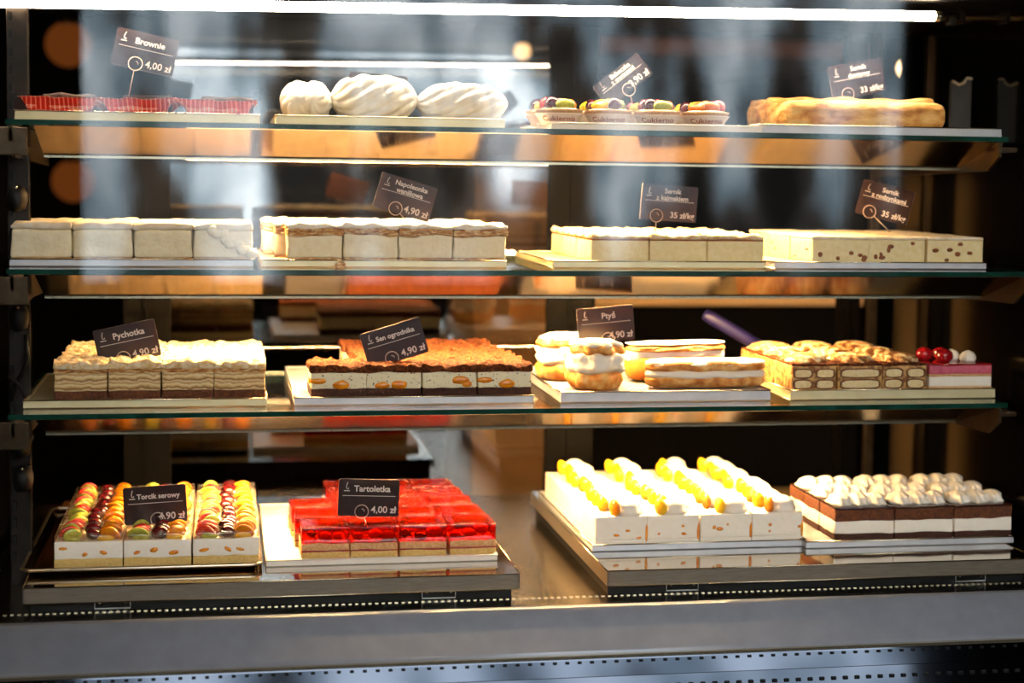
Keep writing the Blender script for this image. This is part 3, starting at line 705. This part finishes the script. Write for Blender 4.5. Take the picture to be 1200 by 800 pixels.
x0, x1 = xs(323, 592, 143, YT)
tray(x0, x1, YT, .24, zz, .0112, M['goldboard'], 'pale gold board carrying three white meringues', name='cake_board', cat='board')
def meringue(L, R, loc, rz, label, s):
    T = thing('meringue', label, 'meringue', loc, rz, 'piped meringues on the top shelf')
    for half, off in (('shell', -.30), ('shell', .34)):
        bm = bmesh.new(); rings = []; n, mm = 90, 70
        for i in range(mm + 1):
            t = i / mm; x = (t - .5) * L; env = max(.02, 1 - abs(2 * t - 1) ** 3.2) ** .55; ring = []
            for k in range(n):
                f = 2 * PI * k / n
                rr = R * env * (1 - .10 + .25 * abs(math.sin(4.5 * f + t * 12 + s)) ** .8 * min(1, env * 1.2) + .085 * abs(math.sin(t * PI * (L / R) * .95 + math.cos(f - .6) * 1.1 + s)) + .09 * nz(x * 60, math.cos(f) * 1.5, math.sin(f) * 1.5 + s))
                ring.append(bm.verts.new((x, off * R * 1.5 + rr * .88 * math.cos(f), R * 1.02 + rr * math.sin(f))))
            rings.append(ring)
        for a, b in zip(rings, rings[1:]):
            for k in range(n): bm.faces.new((a[k], a[(k + 1) % n], b[(k + 1) % n], b[k]))
        bm.faces.new(rings[0]); bm.faces.new(rings[-1])
        obj(half, bm, M['meringue'], T)
    return T
ztop = zz + .0099
p0, p1 = xs(333, 388, 120, .09); meringue(.085, (p1 - p0) * .36, ((p0 + p1) / 2, .115, ztop), PI / 2 - .1, 'short white meringue seen end-on beside the checked cloths', 1)
p0, p1 = xs(388, 490, 120, .09); meringue(p1 - p0, .0245, ((p0 + p1) / 2, .105, ztop), .03, 'tall white meringue below the half hidden price card', 2.4)
p0, p1 = xs(489, 595, 120, .09); meringue(p1 - p0, .0212, ((p0 + p1) / 2, .10, ztop), -.04, 'long white meringue beside the fruit tartlets', 4.1)
card(442, 108, .16, -.07, '', '', 'brown price card half hidden behind the tall meringue', (438, 136, .17))

x0, x1 = xs(646, 896, 148, YT)
tray(x0, x1, YT, .22, zz, .0085, M['whiteboard'], 'white plastic tray under the fruit tartlets')
ztop = zz + .0072
def tartlet(loc, s, label, rz=0):
    T = thing('fruit_tartlet', label, 'tartlet', loc, rz, 'fruit tartlets on the top shelf'); T.scale = (.9, .9, .95); rnd = random.Random(s)
    bm = bmesh.new(); n = 72; prof = [(.0235, 0), (.0255, .003), (.029, .009), (.0328, .0135), (.0338, .0148), (.0325, .0145), (.028, .0125)]
    lathe(bm, prof, n, (0, 0, 0), 36, .022, 0); pc = obj('paper_cup', bm, M['paper'], T)
    o = text_mesh('Cukiernia', .0125, M['redink'], 'script_lettering', pc, (0, 0, 0), bold=.0001); o.rotation_euler = (0, 0, 0)
    for v in o.data.vertices:
        x, y = v.co.x, v.co.y; zc = .0045 + y * .72; r = .0275 + (zc - .0045) * .64; f = x / .029 - PI / 2
        v.co = Vector((r * 1.03 * math.cos(f), r * 1.03 * math.sin(f), zc))
    obj('pastry_shell', lathe(bmesh.new(), [(.024, .009), (.031, .0160), (.0335, .0195), (.031, .0202), (.026, .016)], 48, (0, 0, 0), 24, .02, 0), M['sponge_b'], T)
    obj('custard', lathe(bmesh.new(), [(.029, .012), (.0300, .0195), (.022, .0222), (.008, .0235), (.001, .0236)], 32, jit=.05, seed=s), M['cream'], T)
    ks = [('orange_slice', 'orange', 1), ('strawberry', 'berry', 0), ('peach_slice', 'peachy', 1), ('grape', 'grape', 0), ('kiwi_slice', 'kiwi', 1)]
    rnd.shuffle(ks)
    for k in range(6):
        nm, m, cr = ks[k % 5]; f = 2 * PI * k / 6 + s; rr = .0175 if k else .016; c = (rr * math.cos(f), rr * math.sin(f), .0258)
        if cr: obj(nm, crescent(bmesh.new(), c, .0145, .0080, .0085, f + PI / 2, .35), M[m], T)
        else: obj(nm, ball(bmesh.new(), (c[0], c[1], c[2] + .001), (.0108, .0098, .0098), 3), M[m], T)
    nm, m, cr = ks[s % 5]; obj(nm, ball(bmesh.new(), (0, 0, .0285), (.0085, .008, .0075), 3), M[m], T)
    return T
tw = .0635
xa = xs(652, 900, 140, .085)[0]
names = ['white meringue', 'tilted card', 'red strawberry', 'yellow peach']
lab = ['fruit tartlet closest to the meringue board, orange on top', 'fruit tartlet under the steeply tilted price card', 'fruit tartlet one place past the tilted price card', 'fruit tartlet closest to the baked cheesecake']
lab2 = ['fruit tartlet behind the row, meringue side', 'fruit tartlet behind the row, at the wire of the tilted card', 'fruit tartlet behind the row, third from the meringues', 'fruit tartlet behind the row, cheesecake side']
for k in range(4): tartlet((xa + k * tw + .004, .088, ztop), k + 2, lab[k], rz=-.2)
for k in range(4): tartlet((xa + k * tw + .004, .155, ztop), k + 11, lab2[k], rz=.5)
card(730, 94, .115, .66, 'Babeczka\nz owocami', '3,90 zł', 'brown price card tilted steeply above the fruit tartlets', (741, 121, .115), tilt=-.15, h=.034, ring=(-.002, -.014))

x0, x1 = xs(893, 1174, 152, YT)
tray(x0, x1, YT, .26, zz, .0112, M['greyboard'], 'long grey board under the baked cheesecake', name='cake_board', cat='board')
ztop = zz + .0099
p0, p1 = xs(917, 1108, 130, .085)
T = thing('baked_cheesecake', 'golden baked cheesecake with a cracked crust at the shelf end', 'cake', ((p0 + p1) / 2, .16, ztop))
bm = layer(p1 - p0, .17, (0, 0, 1, 0), (.034, .0035, 28, 3), .012, .003, 22, 2, step=.005, puff=.002); obj('crust', bm, M['bakedcake'], T)
bm = layer((p1 - p0) * .95, .13, (.028, .001, 30, 2), (.039, .006, 26, 8), .004, .003, 30, 5, step=.005)
for v in bm.verts: v.co.y += .012
obj('risen_top', bm, M['bakedcake'], T)
card(1004, 93, .14, .20, 'Sernik\ndomowy', '33 zł/kg', 'brown price card reading Sernik domowy behind the baked cheesecake', (1006, 122, .14))
# pale stand by the end panel
pa, pb = at(1113, 140, .30), at(1136, 140, .30); top = at(1120, 92, .30).z
T = thing('upright_bracket', 'grey upright bracket with chipped top behind the grey board', 'bracket', ((pa.x + pb.x) / 2, .30, Z1))
bm = bmesh.new(); w = (pb.x - pa.x) / 2
prof = [(-w, 0), (w, 0), (w, top - Z1), (w * .5, top - Z1 + .001), (w * .2, top - Z1 - .006), (-w * .3, top - Z1 - .009), (-w, top - Z1 - .004)]
a = [bm.verts.new((x, -.004, z)) for x, z in prof]; b = [bm.verts.new((x, .004, z)) for x, z in prof]; bm.faces.new(a); bm.faces.new(b)
for i in range(7): bm.faces.new((a[i], a[(i + 1) % 7], b[(i + 1) % 7], b[i]))
obj('plate', bm, M['greyplate'], T, False)
bm = bmesh.new(); tube(bm, [(x, -.0045, z) for x, z in prof[2:]], .0018, 6); obj('worn_edge', bm, M['crumb'], T)

# ------------------------------------------------------------------ middle shelf
zz = Z2 + .0005
x0, x1 = xs(11, 297, 302, YT)
g, zt = tray(x0, x1, YT, .27, zz, .0085, M['greyboard'], 'grey tray under the pale cream slices by the bracket post')
p0, p1 = xs(12, 296, 280, YT + .008)
cs = grid(cream_slice, 'cream_slice', 'plain vanilla cream slice', 'cake', 'vanilla cream slices on the grey tray', p0, p1, 4, YT + .008, zt, .085, .044, 2, 'bracket post', 10)
bm = bmesh.new(); rn = random.Random(4); w_ = (p1 - p0) / 4
for k in range(9):
    t = k / 8; ball(bm, (-w_ * .16 + t * w_ * .6 + rn.uniform(-.003, .003), -.0425 + rn.uniform(-.0015, .001), .037 - t * .030 + rn.uniform(-.003, .003)), (.007, .0032, .0062), 2, rough=.35, seed=k)
obj('slumped_cream', bm, M['cream'], cs[0, 3])
x0, x1 = xs(306, 594, 308, YT)
g, zt = tray(x0, x1, YT, .27, zz, .0085, M['goldboard'], 'gold board under the sugar dusted puff slices', name='cake_board', cat='board', skew=0)
p0, p1 = xs(337, 594, 280, YT + .008)
grid(napoleon, 'puff_pastry_slice', 'sugar dusted puff pastry slice', 'cake', 'puff pastry cream slices on the gold board', p0, p1, 4, YT + .008, zt, .080, .045, 3, 'plain cream slices', 30, shift=lambda r: -.013 * r)
bm = bmesh.new(); ball(bm, (0, 0, .004), (.007, .005, .0045), 2, rough=.3); ball(bm, (-.002, -.004, .0015), (.005, .004, .003), 2, rough=.3, seed=3)
o = obj('pastry_crumb', bm, M['puff']); o.location = at(399, 305, YT - .010); o.location.z = Z2; tag(o, 'broken pastry crumb on the glass before the puff slices', 'crumb')
card(475, 231, .11, -.28, 'Napoleonka\nwaniliowa', '4,90 zł', 'brown price card above the sugar dusted puff slices', (479, 262, .11), w=.073, h=.045)
x0, x1 = xs(648, 897, 309, YT)
g, zt = tray(x0, x1, YT, .27, zz, .0085, M['goldboard'], 'gold board under the crumble topped cheesecake', name='cake_board', cat='board')
p0, p1 = xs(692, 896, 290, YT + .007)
grid(kajmak, 'caramel_cheesecake', 'crumble topped caramel cheesecake piece', 'cake', 'caramel cheesecake pieces', p0, p1, 3, YT + .007, zt, .085, .034, 3, 'puff slice side', 50)
card(784, 238, .115, -.06, 'Sernik\nz kajmakiem', '35 zł/kg', 'brown price card reading Sernik z kajmakiem on the crumble topped cheesecake', (768, 272, .115))
x0, x1 = xs(908, 1156, 308, YT)
g, zt = tray(x0, x1, YT, .27, zz, .0085, M['greyboard'], 'grey tray under the raisin cheesecake')
p0, p1 = xs(951, 1153, 290, YT + .007)
grid(raisin_cake, 'raisin_cheesecake', 'pale raisin cheesecake piece', 'cake', 'raisin cheesecake pieces', p0, p1, 3, YT + .007, zt, .085, .034, 3, 'caramel cheesecake', 70)
card(1037, 237, .115, -.24, 'Sernik\nz rodzynkami', '35 zł/kg', 'brown price card turned sideways on the raisin cheesecake', (1043, 272, .115), yaw=-.55, w=.070)

# ------------------------------------------------------------------ lowest glass shelf
zz = Z3 + .0005; YT = .045
x0, x1 = xs(27, 313, 478, YT)
g, zt = tray(x0, x1, YT, .27, zz, .0095, M['goldboard'], 'pale gold board under the almond crumble slices', name='cake_board', cat='board')
p0, p1 = xs(63, 312, 458, YT + .008)
grid(pychotka, 'layered_wafer_slice', 'crumble topped layered slice', 'cake', 'layered cream slices with crumble top', p0, p1, 4, YT + .008, zt, .080, .045, 3, 'bracket post', 90)
card(149, 402, .11, .21, 'Pychotka', '4,90 zł', 'brown price card reading Pychotka on the layered slices', (156, 428, .11))
x0, x1 = xs(345, 625, 477, YT)
g, zt = tray(x0, x1, YT, .33, zz, .0095, M['greyboard'], 'grey tray under the cocoa topped peach slices')
p0, p1 = xs(363, 623, 458, YT + .008)
grid(gardener, 'peach_cocoa_slice', 'cocoa topped peach cream slice', 'cake', 'cocoa topped peach slices', p0, p1, 4, YT + .008, zt, .078, .039, 4, 'crumble slices', 110, drop=lambda r, c: r > 0 and c == 0, shift=lambda r: -.004 * r)
card(462, 402, .10, .29, 'Sen ogrodnika', '4,90 zł', 'brown price card reading Sen ogrodnika on cocoa topped slices', (463, 428, .10), w=.078)
x0, x1 = xs(657, 903, 470, YT)
g, zt = tray(x0, x1, YT, .28, zz, .013, M['greyboard'], 'grey tray under the cream puffs and eclairs')
def cream_puff(loc, r, s, label, rz=0):
    T = thing('cream_puff', label, 'cream puff', loc, rz, 'cream puffs on the grey tray')
    obj('bottom_bun', lathe(bmesh.new(), [(r * .72, 0), (r * .93, r * .12), (r * 1.0, r * .35), (r * .97, r * .55), (r * .85, r * .66)], 48, (0, 0, 0), 7, .05, .12, jit=.22, seed=s), M['bun'], T)
    obj('cream_cloud', lathe(bmesh.new(), [(r * .8, r * .58), (r * 1.0, r * .72), (r * 1.04, r * .86), (r * .93, r * .98), (r * .98, r * 1.12), (r * .88, r * 1.28), (r * .7, r * 1.34)], 48, (0, 0, 0), 7, .06, .35, jit=.28, seed=s + 3), M['milk'], T)
    obj('bun_lid', lathe(bmesh.new(), [(r * .70, r * 1.24), (r * .92, r * 1.28), (r * .95, r * 1.42), (r * .80, r * 1.62), (r * .50, r * 1.74), (r * .15, r * 1.78)], 48, (0, 0, 0), 8, .07, .25, jit=.30, seed=s + 7), M['bun'], T)
    bm = lathe(bmesh.new(), [(r * .86, r * 1.55), (r * .81, r * 1.64), (r * .51, r * 1.765), (r * .15, r * 1.80)], 48, (0, 0, 0), 8, .07, .25, jit=.30, seed=s + 7); obj('icing_sugar', bm, M['sugar'], T)
    return T
ztop = zt
p = at(698, 450, .09); cream_puff((p.x, .092, ztop), .0355, 1, 'cream puff at the front of its tray, sugar on its browned lid', .3)
p = at(660, 440, .185); cream_puff((p.x, .188, ztop), .035, 6, 'cream puff behind the front one, beside the peach slices', 1.2)
def eclair(L, r, loc, rz, s, label, m, k=1.0, cw=.97):
    T = thing('eclair', label, 'eclair', loc, rz, 'eclairs on the grey tray')
    def body(z0, z1, rr, wob, seed):
        bm = bmesh.new(); rings = []; n, mm = 28, 26
        for i in range(mm + 1):
            t = i / mm; x = (t - .5) * L; env = max(.03, 1 - abs(2 * t - 1) ** 5) ** .5; ring = []
            for k in range(n):
                f = 2 * PI * k / n; q = rr * env * (1 + wob * nz(x * 45 + seed, math.cos(f) * 1.6, math.sin(f) * 1.6))
                zc = (z0 + z1) / 2; ring.append(bm.verts.new((x, q * math.cos(f), zc + (z1 - z0) / 2 * env ** .5 * math.sin(f) * (1 + wob * .5 * nz(x * 50, f, seed)))))
            rings.append(ring)
        for a, b in zip(rings, rings[1:]):
            for k in range(n): bm.faces.new((a[k], a[(k + 1) % n], b[(k + 1) % n], b[k]))
        bm.faces.new(rings[0]); bm.faces.new(rings[-1]); return bm
    obj('bottom_shell', body(0, r * .95 * k, r, .22, s), m, T)
    obj('cream_filling', body(r * .45 * k, r * 1.25 * k, r * cw, .22, s + 2), M['milk'], T)
    obj('top_shell', body(r * .9 * k, r * 1.75, r * .97, .3, s + 4), M['bun'], T)
    obj('icing_sugar', body(r * 1.2 * k, r * 1.79, r * .84, .34, s + 4), M['sugar'], T)
    return T
p0, p1 = xs(757, 896, 445, .085); eclair(p1 - p0, .0215, ((p0 + p1) / 2, .088, ztop), .0, 2, 'long sugar dusted eclair at the front of its tray', M['bun'])
p0, p1 = xs(733, 846, 430, .17); eclair(p1 - p0 + .012, .0285, ((p0 + p1) / 2, .165, ztop), .22, 5, 'plump browned eclair behind the sugar dusted one', M['orangebun'], 1.5, .8)
card(710, 380, .125, .09, 'Ptyś', '4,90 zł', 'brown price card reading Ptyś above the cream puffs', (713, 408, .125), ring=(.001, -.019))
x0, x1 = xs(926, 1166, 467, YT)
g, zt = tray(x0, x1, YT, .33, zz, .0125, M['goldboard'], 'gold board under the tiramisu and raspberry slice', name='cake_board', cat='board')
p0, p1 = xs(928, 1087, 450, YT + .008)
grid(tiramisu, 'tiramisu_slice', 'cocoa dusted ladyfinger slice', 'cake', 'tiramisu slices', p0, p1, 3, YT + .008, zt, .072, .039, 3, 'eclair tray', 131, protos=5)
p0, p1 = xs(1089, 1162, 450, YT + .008)
T = thing('raspberry_slice', 'pink and white mousse slice with cherries at the board end', 'cake', ((p0 + p1) / 2, YT + .046, zt))
raspberry(p1 - p0, .075, .033, 160, T)
# purple cake server leaning behind
a, b = at(826, 368, .37), at(915, 420, .355)
T = thing('cake_server', 'purple handled cake server leaning behind the eclairs', 'cake server', ((a + b) / 2)[:])
bm = bmesh.new(); o0 = -Vector(T.location); tube(bm, [a + (a - b) * .01, a, a.lerp(b, .1), a.lerp(b, .5), b], [.003, .0075, .0095, .0092, .0078], 14); o = obj('handle', bm, M['purple'], T); o.location = o0
e = b + (b - a) * .5; e.z = max(e.z, Z3 + .004); bm = bmesh.new(); tube(bm, [b, b.lerp(e, .4)], .003, 8)
q = b.lerp(e, .4); d1 = (e - q); sd = Vector((d1.y, -d1.x, 0)).normalized() * .016
vs_ = [q - sd * .5, q + sd * .5, e + sd, e - sd]; up = Vector((0, 0, .0008))
va = [bm.verts.new(v - up) for v in vs_]; vb = [bm.verts.new(v + up) for v in vs_]; bm.faces.new(va); bm.faces.new(vb)
for i in range(4): bm.faces.new((va[i], va[(i + 1) % 4], vb[(i + 1) % 4], vb[i]))
o = obj('blade', bm, M['steel'], T, False); o.location = o0

# ------------------------------------------------------------------ steel plates in the well and what stands on them
YP = -.05
def plate(x0, x1, label, D=.50, brk=()):
    g = thing('steel_plate', label, 'plate', ((x0 + x1) / 2, YP + D / 2, ZD), 0, 'polished steel plates in the well')
    w = (x1 - x0) / 2; h = ZP - ZD
    bm = bmesh.new(); box(bm, -w, w, -D / 2, D / 2, h - .0015, h, .0004); obj('top_sheet', bm, M['mirror'], g, False)
    bm = bmesh.new(); box(bm, -w, w, -D / 2, -D / 2 + .0015, h - .0185, h - .0005, .0003); box(bm, -w, -w + .0015, -D / 2, D / 2, h - .0185, h - .0005); box(bm, w - .0015, w, -D / 2, D / 2, h - .0185, h - .0005)
    obj('folded_lip', bm, M['lipsteel'], g, False)
    bm = bmesh.new()
    for z in (h - .0186, h): tube(bm, [(-w, -D / 2, z), (w, -D / 2, z)], .0008, 6)
    tube(bm, [(-w, -D / 2, h), (-w, D / 2, h)], .0008, 6); tube(bm, [(w, -D / 2, h), (w, D / 2, h)], .0008, 6)
    obj('lip_edge', bm, M['lipmetal'], g)
    obj('support', box(bmesh.new(), -w + .006, w - .006, -D / 2 + .022, D / 2 - .01, 0, h - .002), M['black'], g, False)
    for px in brk:
        xc = at(px, 697, YP + .022).x - (x0 + x1) / 2; s = bmesh.new()
        y = -D / 2 + .0205; zc = (h - .0185) * .5 + .001; hh = (h - .0185) * .42
        tube(s, [(xc - .020, y, zc + hh), (xc - .020, y, zc - hh), (xc + .020, y, zc - hh), (xc + .020, y, zc + hh)], .0008, 6)
        q = obj('label_clip', s, M['steel'], g)
        for sx in (-1, 1): obj('rivet', ball(bmesh.new(), (xc + sx * .0145, y, zc + .001), .0022, 2), M['screw'], q)
    return g
x0, x1 = xs(26, 609, 680, YP); xl0, xl1 = x0, x1
plate(x0, x1, 'steel plate under the fruit cakes and red jelly cakes', brk=(132, 514))
x0, x1 = xs(712, 1215, 660, YP)
plate(x0, x1, 'steel plate under the white peach cakes and chocolate cakes', brk=(799, 1136))
zz = ZP + .0003
# dark baking tin with rolled rim
YF = .004
x0, x1 = xs(20, 306, 668, YF); x0 += .004
D = .36; T = thing('baking_tin', 'dark shallow baking tin with rolled rim under the fruit cakes', 'baking tin', ((x0 + x1) / 2, YF + D / 2, zz)); w = (x1 - x0) / 2
bm = bmesh.new(); rg = []
for a, zc in ((.010, 0), (.004, .002), (0, .0070), (.0015, .0070), (.0055, .003), (.011, .0014)):
    r = .012; pts = []
    for sx, sy, a0 in ((1, 1, 0), (-1, 1, 90), (-1, -1, 180), (1, -1, 270)):
        for k in range(6):
            f = math.radians(a0 + 18 * k); pts.append(bm.verts.new((sx * (w - a - r) + r * math.cos(f), sy * (D / 2 - a - r) + r * math.sin(f), zc)))
    rg.append(pts)
n = len(rg[0])
for p, q in zip(rg, rg[1:]):
    for k in range(n): bm.faces.new((p[k], p[(k + 1) % n], q[(k + 1) % n], q[k]))
bm.faces.new(rg[0]); bm.faces.new(rg[-1]); rimpts = [v.co.copy() for v in rg[2]]
obj('pan', bm, M['panmetal'], T)
bm = bmesh.new(); tube(bm, rimpts, .0022, 8, True); obj('rolled_rim', bm, M['panrim'], T)
zt = zz + .0020
p0, p1 = xs(63, 305, 640, YF + .012)
grid(fruit_cake, 'fruit_jelly_cake', 'fruit topped cream cake square', 'cake', 'fruit topped cakes in the baking tin', p0, p1, 3, YF + .012, zt, .062, .049, 5, 'bracket post', 180, protos=4)
card(182, 591, .075, .05, 'Torcik serowy', '4,90 zł', 'brown price card reading Torcik serowy among the fruit cakes', (176, 625, .075), ring=(.002, -.018))
YF = .018
x0, x1 = xs(312, 583, 655, YF)
tray(x0, x1, YF, .34, zz, .0075, M['whiteboard'], 'white tray under the red jelly cakes', rim=.0015)
p0, p1 = xs(352, 582, 640, YF + .01)
grid(jelly_cake, 'red_jelly_cake', 'red jelly topped cake square', 'cake', 'red jelly topped cakes', p0, p1, 4, YF + .01, zz + .006, .062, .038, 5, 'fruit cake tin', 210, drop=lambda r, c: r > 2 and c == 0, shift=lambda r: -.004 * r, protos=4, gap=.0026, jit=.03)
card(432, 583, .055, -.04, 'Tartoletka', '4,00 zł', 'brown price card reading Tartoletka on the red jelly cakes', (431, 618, .055))
YF = .050
x0, x1 = xs(694, 944, 636, YF)
tray(x0, x1, YF, .36, zz, .0085, M['greyboard'], 'grey tray under the white peach cakes')
p0, p1 = xs(696, 942, 615, YF + .006)
grid(white_cake, 'peach_cream_cake', 'white cream cake with peach slices', 'cake', 'white peach cakes', p0, p1, 4, YF + .006, zz + .007, .064, .036, 5, 'jelly cake side', 240, protos=7)
YF = .036
x0, x1 = xs(945, 1188, 631, YF)
tray(x0, x1, YF, .25, zz, .0085, M['greyboard'], 'grey tray under the chocolate layer cakes')
p0, p1 = xs(978, 1186, 605, YF + .008)
grid(choc_cake, 'chocolate_layer_cake', 'chocolate cake with white cream shells', 'cake', 'chocolate layer cakes', p0, p1, 3, YF + .008, zz + .007, .058, .043, 3, 'white peach cakes', 270)

# ------------------------------------------------------------------ the room behind the case
Yb = 2.3
a, b = at(700, 40, Yb), at(1018, 72, Yb)
T = mkbox('trim_1', M['copper'], None, a.x, b.x, Yb, RY1, b.z, a.z, .01, 'structure')
a, b = at(556, 195, 1.5), at(645, 345, 1.5)
T = thing('side_cabinet', 'tan cabinet standing in the dark room behind the case', 'cabinet', ((a.x + b.x) / 2, 1.7, 0)); w = (b.x - a.x) / 2
mkbox('body', M['tan'], T, -w, w, -.2, .2, .05, a.z, .006); mkbox('plinth', M['blackmetal'], T, -w + .02, w - .02, -.17, .19, 0, .05); mkbox('worktop', M['bracket'], T, -w - .02, w + .02, -.22, .2, a.z, a.z + .03, .004)
bm = bmesh.new(); tube(bm, [(w * .6, -.21, a.z - .12), (w * .6, -.225, a.z - .12), (w * .6, -.225, a.z - .28), (w * .6, -.21, a.z - .28)], .006, 8); obj('handle', bm, M['steel'], T)
a, b = at(690, 346, 1.4), at(1012, 358, 1.4)
T = thing('back_counter', 'pale edged counter crossing the dark room behind the case', 'counter', ((a.x + b.x) / 2, 1.7, 0)); w = (b.x - a.x) / 2
mkbox('worktop', M['tan'], T, -w, w, -.3, .3, b.z, a.z, .003); mkbox('body', M['dark'], T, -w + .02, w - .02, -.27, .29, 0, b.z)
for k, (px, py, Y, r, lb, m) in enumerate(((80, 52, 2.2, .055, 'amber globe pendant lamp high in the dark room', 'amber'), (86, 212, 2.45, .055, 'amber globe pendant lamp hanging low in the dark room', 'amber'), (612, 60, 2.6, .022, 'small warm bulb pendant above the tan cabinet', 'bulb'), (838, 62, 2.6, .022, 'small warm bulb pendant before the copper beam', 'bulb'), (1063, 80, 2.2, .024, 'small warm bulb pendant past the copper beam', 'bulb'))):
    p = at(px, py, Y); T = thing('pendant_lamp', lb, 'lamp', p[:], 0, 'pendant lamps in the room behind')
    obj('globe', ball(bmesh.new(), (0, 0, 0), r, 3), M[m], T)
    bm = bmesh.new(); tube(bm, [(0, 0, r * .9), (0, 0, RH - p.z)], .004, 8); obj('cord', bm, M['black'], T)
    obj('cap', lathe(bmesh.new(), [(r * .5, r * .8), (r * .4, r * 1.15), (r * .1, r * 1.3)], 16), M['bracket'], T)
